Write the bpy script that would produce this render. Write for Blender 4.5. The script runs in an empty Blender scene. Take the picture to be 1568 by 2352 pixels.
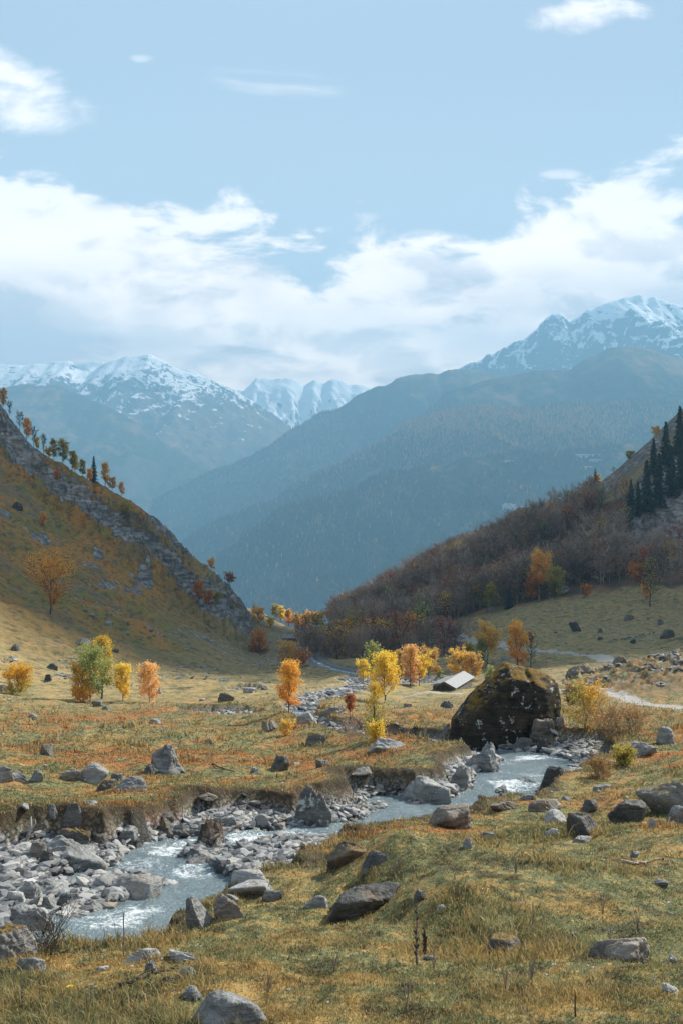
import bpy, bmesh, math, random
import numpy as np
from mathutils import Vector, Matrix

# ------------------------------------------------------------ camera, sky, sun, exposure
SC = bpy.context.scene
COL = SC.collection
F = 2290.0                      # focal length in units of a 1568 x 2352 picture
cam_data = bpy.data.cameras.new("camera")
cam = bpy.data.objects.new("camera", cam_data)
COL.objects.link(cam)
cam.location = (0, 0, 0)
cam.rotation_euler = (math.radians(90), 0, 0)
cam_data.sensor_fit = 'VERTICAL'
cam_data.sensor_height = 36.0
cam_data.lens = 36.0 * F / 2352.0
cam_data.clip_start = 0.1
cam_data.clip_end = 40000
SC.camera = cam
SC.render.resolution_x = 682
SC.render.resolution_y = 1024
SC.view_settings.view_transform = 'Standard'
SC.view_settings.look = 'None'
SC.view_settings.exposure = 1.27
SC.view_settings.gamma = 1.0
SC.view_settings.use_curve_mapping = False
SC.cycles.max_bounces = 6
SC.cycles.diffuse_bounces = 2
SC.cycles.glossy_bounces = 2
SC.cycles.transmission_bounces = 3
SC.cycles.transparent_max_bounces = 6
SC.cycles.volume_bounces = 0
SC.cycles.sample_clamp_indirect = 4
SC.cycles.caustics_reflective = False
SC.cycles.caustics_refractive = False

SUN_AZ = math.radians(52)       # to the right of the view direction, ahead of the camera
SUN_EL = math.radians(38)
sun_dir = Vector((math.sin(SUN_AZ) * math.cos(SUN_EL), math.cos(SUN_AZ) * math.cos(SUN_EL), math.sin(SUN_EL)))
sl = bpy.data.lights.new("sun", 'SUN')
sl.energy = 5.0
sl.angle = math.radians(0.53)
sl.color = (1.0, 0.93, 0.82)
sun = bpy.data.objects.new("sun", sl)
COL.objects.link(sun)
sun.rotation_euler = (-sun_dir).to_track_quat('-Z', 'Y').to_euler()


# ------------------------------------------------------------ node helpers
class NT:
    def __init__(self, tree):
        self.t = tree
        self.n = tree.nodes
        self.l = tree.links

    def node(self, kind, **kw):
        n = self.n.new(kind)
        for k, v in kw.items():
            setattr(n, k, v)
        return n

    def put(self, sock, v):
        if hasattr(v, 'is_output'):
            self.l.new(v, sock)
        elif v is not None:
            if isinstance(v, (tuple, list)) and len(v) == 3 and sock.type == 'RGBA':
                v = (v[0], v[1], v[2], 1)
            sock.default_value = v

    def m(self, op, a, b=None, c=None, clamp=False):
        n = self.node('ShaderNodeMath', operation=op, use_clamp=clamp)
        self.put(n.inputs[0], a)
        self.put(n.inputs[1], b)
        self.put(n.inputs[2], c)
        return n.outputs[0]

    def vm(self, op, a, b=None):
        n = self.node('ShaderNodeVectorMath', operation=op)
        self.put(n.inputs[0], a)
        if b is not None:
            self.put(n.inputs[1], b)
        return n.outputs[0]

    def mix(self, f, a, b, mode='MIX'):
        n = self.node('ShaderNodeMix', data_type='RGBA', blend_type=mode)
        n.clamp_factor = True
        self.put(n.inputs[0], f)
        self.put(n.inputs[6], a)
        self.put(n.inputs[7], b)
        return n.outputs[2]

    def noise(self, vec, scale, detail=4, rough=0.55, dist=0.0, col=False):
        n = self.node('ShaderNodeTexNoise')
        self.put(n.inputs['Vector'], vec)
        n.inputs['Scale'].default_value = scale
        n.inputs['Detail'].default_value = detail
        n.inputs['Roughness'].default_value = rough
        n.inputs['Distortion'].default_value = dist
        return n.outputs['Color' if col else 'Fac']

    def vor(self, vec, scale, feat='F1', out='Distance', rnd=1.0):
        n = self.node('ShaderNodeTexVoronoi', feature=feat)
        self.put(n.inputs['Vector'], vec)
        n.inputs['Scale'].default_value = scale
        n.inputs['Randomness'].default_value = rnd
        return n.outputs[out]

    def step(self, v, a, b, lo=0.0, hi=1.0, smooth=True):
        n = self.node('ShaderNodeMapRange', clamp=True)
        n.interpolation_type = 'SMOOTHSTEP' if smooth else 'LINEAR'
        self.put(n.inputs[0], v)
        for i, q in enumerate((a, b, lo, hi)):
            self.put(n.inputs[i + 1], q)
        return n.outputs[0]

    def scalev(self, vec, s):
        n = self.node('ShaderNodeMapping')
        self.put(n.inputs[0], vec)
        n.inputs['Scale'].default_value = s
        return n.outputs[0]

    def attr(self, name, out='Fac'):
        n = self.node('ShaderNodeAttribute', attribute_name=name)
        return n.outputs[out]

    def ramp(self, f, stops, interp='LINEAR'):
        n = self.node('ShaderNodeValToRGB')
        n.color_ramp.interpolation = interp
        el = n.color_ramp.elements
        while len(el) < len(stops):
            el.new(0.5)
        for e, (p, c) in zip(el, stops):
            e.position = p
            e.color = (c[0], c[1], c[2], 1) if isinstance(c, (tuple, list)) else (c, c, c, 1)
        self.put(n.inputs[0], f)
        return n.outputs[0]

    def bump(self, h, strength, dist):
        n = self.node('ShaderNodeBump')
        n.inputs['Strength'].default_value = strength
        n.inputs['Distance'].default_value = dist
        self.put(n.inputs['Height'], h)
        return n.outputs[0]

    def pos(self):
        return self.node('ShaderNodeNewGeometry').outputs['Position']

    def obj(self):
        return self.node('ShaderNodeTexCoord').outputs['Object']

    def orand(self):
        return self.node('ShaderNodeObjectInfo').outputs['Random']


def material(name):
    m = bpy.data.materials.new(name)
    m.use_nodes = True
    nt = NT(m.node_tree)
    b = next(n for n in m.node_tree.nodes if n.type == 'BSDF_PRINCIPLED')
    b.inputs['Roughness'].default_value = 0.9
    b.inputs['Specular IOR Level'].default_value = 0.25
    nt.b = b
    nt.out = next(n for n in m.node_tree.nodes if n.type == 'OUTPUT_MATERIAL')
    return m, nt


# ------------------------------------------------------------ sky with clouds
world = bpy.data.worlds.new("World")
SC.world = world
world.use_nodes = True
w = NT(world.node_tree)
bg = next(n for n in w.n if n.type == 'BACKGROUND')
sky = w.node('ShaderNodeTexSky', sky_type='NISHITA')
sky.sun_disc = False
sky.sun_elevation = SUN_EL
sky.sun_rotation = SUN_AZ
sky.altitude = 1500
sky.air_density = 1.0
sky.dust_density = 0.6
sky.ozone_density = 2.0
SKY_S = 0.085
dirv = w.node('ShaderNodeTexCoord').outputs['Generated']
sep = w.node('ShaderNodeSeparateXYZ')
w.put(sep.inputs[0], dirv)
yy = w.m('MAXIMUM', sep.outputs[1], 0.22)
ex = w.m('DIVIDE', sep.outputs[0], yy)      # slope of the direction sideways
ez = w.m('DIVIDE', sep.outputs[2], yy)      # slope of the direction upwards
cmb = w.node('ShaderNodeCombineXYZ')
w.put(cmb.inputs[0], ex)
w.put(cmb.inputs[1], w.m('MULTIPLY', ez, 2.1))
cv = cmb.outputs[0]
warp = w.vm('MULTIPLY', w.vm('SUBTRACT', w.noise(cv, 5, 3, .5, col=True), (.5, .5, .5)), (.12, .12, 0))
cw = w.vm('ADD', cv, warp)
nA = w.noise(cw, 6.0, 10, .60)
nB = w.noise(cw, 2.6, 5, .5)


def eu(u):
    return (u - 784) / F


def ev(v):
    return (1176 - v) / F


# height of the cloud bank's upper edge along the horizon
pts = [(-700, 330), (0, 362), (130, 415), (330, 450), (560, 470), (650, 580), (760, 610), (850, 545), (1000, 500),
       (1150, 470), (1300, 430), (1420, 400), (1568, 375), (2300, 320)]
lo_u, hi_u = -700, 2300
ft = w.m('DIVIDE', w.m('SUBTRACT', ex, eu(lo_u)), eu(hi_u) - eu(lo_u), clamp=True)
edge = w.ramp(ft, [((u - lo_u) / (hi_u - lo_u), ev(v)) for u, v in pts], 'B_SPLINE')
above = w.m('SUBTRACT', edge, ez)           # > 0 inside the bank
bank = w.m('ADD', w.m('MULTIPLY', above, 20.0), w.m('MULTIPLY', w.m('SUBTRACT', nA, .5), 7.0))
bank = w.m('ADD', bank, w.m('MULTIPLY', w.m('SUBTRACT', nB, .5), 2.4))
dens = w.step(bank, -0.1, 0.62)


def blob(u, v, su, sv, thr, soft, amp=2.2, rot=0.0):
    dx = w.m('SUBTRACT', ex, eu(u))
    dz = w.m('SUBTRACT', ez, ev(v))
    if rot:
        dz = w.m('SUBTRACT', dz, w.m('MULTIPLY', dx, rot))
    dx = w.m('DIVIDE', dx, su / F)
    dz = w.m('DIVIDE', dz, sv / F)
    r = w.m('ADD', w.m('MULTIPLY', dx, dx), w.m('MULTIPLY', dz, dz))
    val = w.m('ADD', w.m('SUBTRACT', 1.0, r), w.m('MULTIPLY', w.m('SUBTRACT', nA, .5), amp * 2))
    return w.step(val, thr, thr + soft)


dens = w.m('MAXIMUM', dens, blob(1345, 35, 165, 62, 0.0, 0.8))
dens = w.m('MAXIMUM', dens, blob(30, 215, 240, 98, 0.0, 0.9, rot=-.28))
dens = w.m('MAXIMUM', dens, w.m('MULTIPLY', blob(326, 133, 30, 10, 0.1, 1.6, 4.0), .4))
dens = w.m('MAXIMUM', dens, w.m('MULTIPLY', blob(1290, 400, 60, 16, 0.1, 1.0, 1.2), .6))
# thin high streaks
cst = w.node('ShaderNodeCombineXYZ')
w.put(cst.inputs[0], w.m('MULTIPLY', ex, 3.0))
w.put(cst.inputs[1], w.m('MULTIPLY', w.m('ADD', ez, w.m('MULTIPLY', ex, .12)), 46.0))
streak = w.noise(cst.outputs[0], 2.2, 6, .6, .4)
cirrus = w.m('MULTIPLY', blob(640, 190, 190, 42, 0.0, 1.2, .7, rot=-.1), w.step(streak, .38, .72))
dens = w.m('MAXIMUM', dens, w.m('MULTIPLY', cirrus, .55))
# the bank's own light and dark: thick parts turn grey towards their base
sh = w.noise(w.vm('ADD', cw, (0.02, -0.06, 3.0)), 5.5, 6, .55)
sh2 = w.noise(cw, 2.2, 3, .5)
lowb = w.ramp(w.m('DIVIDE', w.m('SUBTRACT', ez, ev(900)), ev(560) - ev(900), clamp=True),
              [(0, .12), (.14, .30), (.34, .95), (.60, .80), (1, 0.0)])
side = w.m('ADD', w.m('MULTIPLY', w.m('ABSOLUTE', w.m('SUBTRACT', ex, eu(720))), 2.1), .30, clamp=True)
grey = w.m('MULTIPLY', w.m('MULTIPLY', lowb, side), w.step(w.m('ADD', w.m('MULTIPLY', sh, .7), w.m('MULTIPLY', sh2, .5)), .44, .62))
csv = w.node('ShaderNodeCombineXYZ')
w.put(csv.inputs[0], w.m('MULTIPLY', ex, 4.2)); w.put(csv.inputs[1], w.m('MULTIPLY', ez, 13.0)); csv.inputs[2].default_value = 4.7
gn = w.noise(w.vm('ADD', csv.outputs[0], w.vm('MULTIPLY', warp, (6, 6, 0))), 1.0, 7, .58)
gband = w.m('MULTIPLY', w.step(ez, ev(560), ev(700)), w.step(ez, ev(905), ev(840)))
grey = w.m('MAXIMUM', grey, w.m('MULTIPLY', w.m('MULTIPLY', w.step(gn, .42, .60), gband), .95))
shB = w.noise(w.vm('ADD', cw, (-.035, -.05, 0.0)), 6.0, 10, .60)          # the same billows seen a little towards the sun
rel = w.step(w.m('SUBTRACT', shB, nA), -.02, .13)
grey = w.m('ADD', grey, w.m('MULTIPLY', w.step(sh, .42, .70), .25), clamp=True)
grey = w.m('ADD', grey, w.m('MULTIPLY', rel, .5), clamp=True)
# cloud light is kept in display-linear values divided by the exposure gain
lowf = w.step(ez, ev(330), ev(800))
ccol = w.mix(grey, w.mix(lowf, (0.80, 0.70, 0.65), (1.46, 1.13, .90)), w.mix(lowf, (.45, .40, .40), (0.56, 0.45, 0.42)))
skyc = w.mix(1.0, sky.outputs[0], (SKY_S, SKY_S, SKY_S), 'MULTIPLY')
skyc = w.mix(0.85, skyc, (0.246, 0.262, 0.293))
# paler towards the horizon
skyc = w.mix(w.step(ez, ev(20), ev(760), 0, .5), skyc, (0.50, .50, .50))
final = w.mix(w.m('MULTIPLY', dens, .97), skyc, ccol)
w.put(bg.inputs[0], final)
bg.inputs[1].default_value = 1.0


# ------------------------------------------------------------ numpy noise
def _h(ix, iy, iz, seed):
    ix = ix.astype(np.int64); iy = iy.astype(np.int64)
    v = (ix * 374761393 + iy * 668265263 + np.int64(seed) * 982451653)
    v = v + (iz.astype(np.int64) * 2147483647 if isinstance(iz, np.ndarray) else iz)
    v = (v ^ (v >> 13)) & 0xffffffff
    v = (v * 1274126177) & 0xffffffff
    v = (v ^ (v >> 16)) & 0xffffffff
    v = (v * 2246822519) & 0xffffffff
    v = v ^ (v >> 15)
    return (v & 0xffff) / 65535.0


def vn2(x, y, seed=0):
    x = np.asarray(x, float); y = np.asarray(y, float)
    fx = np.floor(x); fy = np.floor(y)
    tx = x - fx; ty = y - fy
    tx = tx * tx * tx * (tx * (tx * 6 - 15) + 10); ty = ty * ty * ty * (ty * (ty * 6 - 15) + 10)
    a = _h(fx, fy, 0, seed); b = _h(fx + 1, fy, 0, seed); c = _h(fx, fy + 1, 0, seed); d = _h(fx + 1, fy + 1, 0, seed)
    return ((a + (b - a) * tx) * (1 - ty) + (c + (d - c) * tx) * ty) * 2 - 1


def vn3(p, seed=0):
    f = np.floor(p); t = p - f
    t = t * t * (3 - 2 * t)
    x, y, z = f[:, 0], f[:, 1], f[:, 2]
    r = 0
    for dx in (0, 1):
        for dy in (0, 1):
            for dz in (0, 1):
                wgt = (t[:, 0] if dx else 1 - t[:, 0]) * (t[:, 1] if dy else 1 - t[:, 1]) * (t[:, 2] if dz else 1 - t[:, 2])
                r = r + wgt * _h(x + dx, y + dy, z + dz, seed)
    return r * 2 - 1


def fbm(x, y, o, seed=0, gain=.5, ridged=False):
    s = 0; a = 1.0; tot = 0
    c, sn = math.cos(.6), math.sin(.6)
    for i in range(o):
        n = vn2(x, y, seed + i * 7)
        if ridged:
            n = 1 - 2 * np.abs(n)
        s = s + a * n; tot += a; a *= gain
        x, y = (x * c - y * sn) * 2.03 + 11.3, (x * sn + y * c) * 2.03 + 5.7
    return s / tot


def fbm3(p, o, seed=0, gain=.5):
    s = 0; a = 1.0; tot = 0
    for i in range(o):
        s = s + a * vn3(p, seed + i * 5); tot += a; a *= gain; p = p * 2.07 + 3.1
    return s / tot


def sstep(a, b, x):
    t = np.clip((x - a) / (b - a), 0, 1)
    return t * t * (3 - 2 * t)


# ------------------------------------------------------------ mesh and object helpers
def mesh_np(name, v, quads=None, tris=None, smooth=True, attrs=None, mats=None):
    me = bpy.data.meshes.new(name)
    v = np.asarray(v, np.float32)
    me.vertices.add(len(v))
    me.vertices.foreach_set('co', v.ravel())
    idx = []; starts = []; s = 0
    if quads is not None and len(quads):
        q = np.asarray(quads, np.int32); idx.append(q.ravel()); starts.append(np.arange(len(q)) * 4); s = len(q) * 4
    if tris is not None and len(tris):
        t = np.asarray(tris, np.int32); idx.append(t.ravel()); starts.append(s + np.arange(len(t)) * 3)
    idx = np.concatenate(idx).astype(np.int32); starts = np.concatenate(starts).astype(np.int32)
    me.loops.add(len(idx)); me.loops.foreach_set('vertex_index', idx)
    me.polygons.add(len(starts)); me.polygons.foreach_set('loop_start', starts)
    me.update(calc_edges=True)
    me.polygons.foreach_set('use_smooth', np.full(len(starts), smooth))
    for k, a in (attrs or {}).items():
        at = me.attributes.new(k, 'FLOAT', 'POINT')
        at.data.foreach_set('value', np.asarray(a, np.float32))
    for mt in (mats or []):
        me.materials.append(mt)
    me.validate(clean_customdata=False)
    return me


def link(name, me, parent=None, loc=(0, 0, 0), rot=(0, 0, 0), scale=(1, 1, 1), label=None, cat=None, group=None, kind=None):
    o = bpy.data.objects.new(name, me)
    COL.objects.link(o)
    o.location = loc; o.rotation_euler = rot; o.scale = scale
    if parent: o.parent = parent
    if label: o['label'] = label
    if cat: o['category'] = cat
    if group: o['group'] = group
    if kind: o['kind'] = kind
    return o


def grid_faces(nr, nc):
    i = np.arange(nr * nc).reshape(nr, nc)
    return np.stack([i[:-1, :-1], i[:-1, 1:], i[1:, 1:], i[1:, :-1]], -1).reshape(-1, 4)


def wx(U, Y):
    return (U - 784.0) / F * Y


def wz(V, Y):
    return (1176.0 - V) / F * Y


# ------------------------------------------------------------ the near valley as a height field
ROWS = [
 (6, [(-900, 2380), (0, 2360), (784, 2350), (1568, 2330), (2500, 2250)]),
 (9, [(-900, 2230), (0, 2178), (400, 2172), (784, 2145), (1200, 2130), (1568, 2115), (2500, 2030)]),
 (12, [(-900, 2100), (0, 2062), (400, 2070), (784, 2035), (1200, 2012), (1568, 1980), (2500, 1870)]),
 (16, [(-900, 1960), (0, 1925), (400, 1940), (784, 1940), (1200, 1920), (1568, 1880), (2500, 1750)]),
 (21, [(-900, 1850), (0, 1820), (400, 1845), (784, 1850), (1000, 1865), (1200, 1848), (1568, 1800), (2500, 1650)]),
 (30, [(-900, 1700), (0, 1735), (400, 1760), (784, 1765), (1000, 1765), (1300, 1762), (1568, 1708), (2500, 1550)]),
 (42, [(-900, 1570), (0, 1675), (400, 1695), (784, 1700), (1000, 1700), (1300, 1690), (1568, 1650), (2500, 1480)]),
 (55, [(-900, 1430), (0, 1638), (300, 1652), (784, 1660), (1000, 1652), (1300, 1645), (1568, 1635), (2500, 1450)]),
 (72, [(-900, 1250), (0, 1603), (300, 1618), (784, 1622), (1300, 1608), (1568, 1614), (2500, 1450)]),
 (80, [(-900, 1180), (0, 1590), (300, 1607), (784, 1610), (1200, 1595), (1300, 1590), (1400, 1575), (1568, 1545), (2500, 1330)]),
 (88, [(-900, 1100), (0, 1575), (300, 1597), (784, 1600), (1200, 1585), (1290, 1562), (1330, 1545), (1400, 1528), (1460, 1508), (1568, 1487), (2500, 1250)]),
 (100, [(-900, 1000), (0, 1553), (200, 1582), (400, 1590), (784, 1590), (1200, 1572), (1300, 1562), (1400, 1555), (1568, 1540), (2500, 1250)]),
 (130, [(-900, 700), (0, 1488), (200, 1535), (400, 1562), (600, 1567), (784, 1565), (1000, 1562), (1200, 1550), (1400, 1530), (1568, 1522), (2500, 1250)]),
 (170, [(-900, 350), (0, 1385), (200, 1455), (400, 1515), (550, 1545), (784, 1545), (1000, 1545), (1200, 1525), (1400, 1500), (1568, 1490), (2500, 1200)]),
 (220, [(-900, 0), (0, 1240), (200, 1350), (400, 1455), (550, 1510), (640, 1525), (784, 1523), (1000, 1520), (1200, 1478), (1400, 1462), (1568, 1450), (2500, 1100)]),
 (270, [(-900, -100), (0, 1080), (200, 1220), (350, 1340), (500, 1450), (600, 1495), (700, 1503), (784, 1505), (900, 1500), (1050, 1480), (1200, 1425), (1400, 1410), (1568, 1395), (2500, 900)]),
 (320, [(-900, 0), (0, 897), (50, 985), (100, 1027), (200, 1077), (270, 1112), (310, 1132), (360, 1162), (400, 1208), (435, 1262), (475, 1290), (515, 1316), (535, 1346), (565, 1375), (577, 1425), (605, 1475), (700, 1478), (784, 1485), (900, 1475), (1000, 1440), (1200, 1370), (1400, 1330), (1568, 1290), (2500, 800)]),
 (345, [(-900, 100), (0, 1000), (100, 1110), (360, 1240), (475, 1360), (560, 1440), (620, 1468), (700, 1470), (784, 1475), (900, 1455), (1000, 1425), (1200, 1350), (1400, 1295), (1568, 1240), (2500, 700)]),
 (450, [(-900, 800), (0, 1250), (400, 1370), (540, 1384), (575, 1388), (620, 1412), (660, 1430), (700, 1442), (735, 1432), (784, 1425), (860, 1385), (940, 1335), (1000, 1305), (1060, 1272), (1180, 1225), (1240, 1190), (1290, 1156), (1340, 1112), (1400, 1066), (1440, 1030), (1500, 970), (1568, 895), (2500, 0)]),
 (500, [(-900, 1000), (0, 1400), (560, 1440), (700, 1470), (784, 1460), (1000, 1370), (1568, 1080), (2500, 300)]),
 (600, [(-900, 1500), (0, 1620), (700, 1680), (1568, 1500), (2500, 1200)]),
 (900, [(-900, 2000), (700, 2150), (2500, 2000)]),
]
_ug = np.arange(-1500, 3101, 10.0)
_rz = [np.full_like(_ug, -1.0), np.full_like(_ug, -1.75), np.full_like(_ug, -2.15)]
_ry = [-7.0, 1.0, 3.0]
for Y, pl in ROWS:
    us = [p[0] for p in pl]; vs = [p[1] for p in pl]
    _rz.append(wz(np.interp(_ug, us, vs), Y)); _ry.append(Y)
_rz = np.array(_rz); _ry = np.array(_ry, float)
_lg = np.linspace(math.log(1.0), math.log(908.0), 900)       # log(Y + 8)
_lr = np.log(_ry + 8)
_T = np.empty((len(_lg), len(_ug)))
for j in range(len(_ug)):
    _T[:, j] = np.interp(_lg, _lr, _rz[:, j])


def _blur(a, s, axis):
    r = int(3 * s) + 1
    k = np.exp(-0.5 * (np.arange(-r, r + 1) / s) ** 2); k /= k.sum()
    a = np.moveaxis(a, axis, 0)
    p = np.concatenate([np.repeat(a[:1], r, 0), a, np.repeat(a[-1:], r, 0)])
    out = sum(k[i] * p[i:i + len(a)] for i in range(2 * r + 1))
    return np.moveaxis(out, 0, axis)


_T = _blur(_T, 5.0, 0)
_T = _blur(_T, 1.6, 1)


def base(x, Y):
    U = np.where(Y > 3, x / np.maximum(Y, 3) * F + 784, x / 3 * F + 784)
    u = np.clip((U - _ug[0]) / 10.0, 0, len(_ug) - 1.001)
    g = np.clip((np.log(np.maximum(Y + 8, 1.0)) - _lg[0]) / (_lg[1] - _lg[0]), 0, len(_lg) - 1.001)
    i = g.astype(int); j = u.astype(int); a = g - i; b = u - j
    return (_T[i, j] * (1 - b) + _T[i, j + 1] * b) * (1 - a) + (_T[i + 1, j] * (1 - b) + _T[i + 1, j + 1] * b) * a


# stream: U, V, Y, half width of the water, half width of the stony bed
STREAM = [(-420, 2330, 9.2, .7, 1.6), (-100, 2240, 10, .6, 1.5), (150, 2172, 10.8, .50, 1.1), (290, 2130, 11.6, .80, 1.05), (400, 2075, 12.8, .66, 1.1),
          (455, 2025, 13.9, .50, 1.4), (385, 1990, 14.9, .55, 1.2), (345, 1966, 15.8, .50, .8), (420, 1941, 16.8, .52, .75),
          (560, 1925, 17.6, .40, .8), (700, 1913, 18.4, .46, 1.1), (850, 1897, 19.4, .50, 1.3), (965, 1870, 21, .85, 1.5),
          (1060, 1852, 22.4, .75, 1.3), (1150, 1815, 24.8, .80, 1.4), (1180, 1782, 27, 1.05, 1.8), (1235, 1752, 30, 1.1, 2.0),
          (1190, 1736, 32, .95, 1.8), (1080, 1725, 34, .6, 1.6), (980, 1715, 37, .45, 1.1), (860, 1703, 41, .4, 1.0),
          (770, 1683, 46, .4, .9), (705, 1657, 54, .4, .8), (690, 1634, 63, .5, 1.3), (735, 1610, 76, .6, 2.0),
          (800, 1592, 90, .7, 2.6), (850, 1580, 104, .7, 2.6), (900, 1566, 125, 1.2, 7.0), (860, 1556, 150, 1.2, 4.0), (760, 1535, 190, 1.0, 3),
          (715, 1512, 240, 1.0, 3), (700, 1485, 300, 1.0, 3), (690, 1455, 400, 1.0, 3)]
BRANCH = [[(690, 1637, 62, 0, .5), (600, 1652, 59.5, 0, 1.0), (540, 1650, 60, 0, 1.5), (430, 1646, 61, 0, .8)],
          [(960, 1872, 20.9, .3, .9), (890, 1838, 22.8, .40, .8), (850, 1845, 22.0, .2, .5)],
          [(150, 2172, 10.8, .2, 1.2), (120, 2060, 13.3, .0, 1.4), (175, 2020, 14.4, .30, 1.2), (330, 1995, 15.2, .35, 1.2)]]
DISCS = [(150, 2012, 14.4, 1.7), (0, 2040, 13.7, 1.9), (-200, 2065, 13.0, 2.3), (-20, 2110, 12.2, 1.5), (60, 1972, 15.2, .7), (560, 1985, 15.6, 1.2), (640, 1950, 16.8, 1.1),
         (700, 1905, 18.9, .8), (800, 1885, 19.8, 1.0), (600, 1890, 19.3, .7), (500, 1893, 19.0, .5), (1290, 1745, 31, 1.4), (560, 1920, 18.0, 1.0), (480, 1905, 18.4, .7),
         (1340, 1720, 33, 1.0), (800, 1600, 88, 3.0), (950, 1560, 130, 5.5), (560, 1590, 92, 1.6)]
def _poly(pl, step=0.3):
    P = np.array([(wx(u, y), y, wz(v, y), a, b) for u, v, y, a, b in pl])
    # Catmull-Rom in world space
    out = []
    Q = np.vstack([2 * P[0] - P[1], P, 2 * P[-1] - P[-2]])
    for i in range(1, len(Q) - 2):
        L = np.hypot(*(Q[i + 1, :2] - Q[i, :2])); n = max(2, int(L / step))
        if Q[i, 1] > 60: n = max(2, int(L / 1.2))
        t = np.linspace(0, 1, n, endpoint=False)[:, None]
        out.append(.5 * (2 * Q[i] + (Q[i + 1] - Q[i - 1]) * t + (2 * Q[i - 1] - 5 * Q[i] + 4 * Q[i + 1] - Q[i + 2]) * t ** 2
                         + (3 * Q[i] - Q[i - 1] - 3 * Q[i + 1] + Q[i + 2]) * t ** 3))
    return np.vstack(out + [Q[-2:-1]])
SP = _poly(STREAM)
SP[:, 2] = np.minimum.accumulate(SP[:, 2])
BPS = [_poly(b) for b in BRANCH]
_el = np.vstack([SP] + BPS)
_dl = np.array([(wx(u, y), y, wz(v, y), 0, r) for u, v, y, r in DISCS])
ELE = np.vstack([_el, _dl])      # x, y, z water, half water, half bed


def bedinfo(x, Y):
    """signed distance (m) inside the stony bed, water-level height, signed distance inside the water"""
    x = np.asarray(x, float).ravel(); Y = np.asarray(Y, float).ravel()
    n = len(x)
    sb = np.full(n, -99.0); zw = np.zeros(n); sw = np.full(n, -99.0)
    for s in range(0, n, 40000):
        xs = x[s:s + 40000]; ys = Y[s:s + 40000]
        y0, y1 = ys.min() - 14, ys.max() + 14
        E = ELE[(ELE[:, 1] > y0) & (ELE[:, 1] < y1)]
        if not len(E): continue
        d = np.hypot(xs[:, None] - E[None, :, 0], ys[:, None] - E[None, :, 1])
        sb[s:s + 40000] = (E[None, :, 4] - d).max(1)
        sw[s:s + 40000] = np.where(E[None, :, 3] > 0, E[None, :, 3] - d, -99).max(1)
        wt = 1 / (np.maximum(d - E[None, :, 4] * .3, .05) ** 3)
        zw[s:s + 40000] = (wt * E[None, :, 2]).sum(1) / wt.sum(1)
    return sb, zw, sw


# roads: U, V, Y, half width
ROADS = [[(1075, 1436, 268, 1.6), (1110, 1449, 245, 1.5), (1170, 1466, 215, 1.4), (1250, 1482, 192, 1.3), (1330, 1498, 172, 1.3), (1410, 1520, 148, 1.3), (1500, 1548, 118, 1.3)],
         [(1900, 1680, 64, 1.0), (1568, 1636, 67, .95), (1480, 1617, 71, .9), (1400, 1603, 76, .8), (1330, 1596, 80, .7), (1180, 1592, 84, .6), (1000, 1602, 84, .45), (930, 1612, 80, .35)],
         [(780, 1437, 440, 1.7), (740, 1440, 430, 1.7), (860, 1447, 380, 1.3), (1000, 1450, 330, 1.3), (1075, 1436, 268, 1.6)]]
def _rpoly(pl):
    return np.vstack([np.linspace([wx(a[0], a[2]), a[2], a[3]], [wx(b[0], b[2]), b[2], b[3]], 40) for a, b in zip(pl[:-1], pl[1:])])
RP = np.vstack([_rpoly(r) for r in ROADS])


def roaddist(x, Y):
    x = np.asarray(x, float).ravel(); Y = np.asarray(Y, float).ravel()
    r = np.full(len(x), -99.0)
    for s in range(0, len(x), 40000):
        xs = x[s:s + 40000]; ys = Y[s:s + 40000]
        E = RP[(RP[:, 1] > ys.min() - 6) & (RP[:, 1] < ys.max() + 6)]
        if len(E):
            r[s:s + 40000] = (E[None, :, 2] - np.hypot(xs[:, None] - E[None, :, 0], ys[:, None] - E[None, :, 1])).max(1)
    return r


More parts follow.
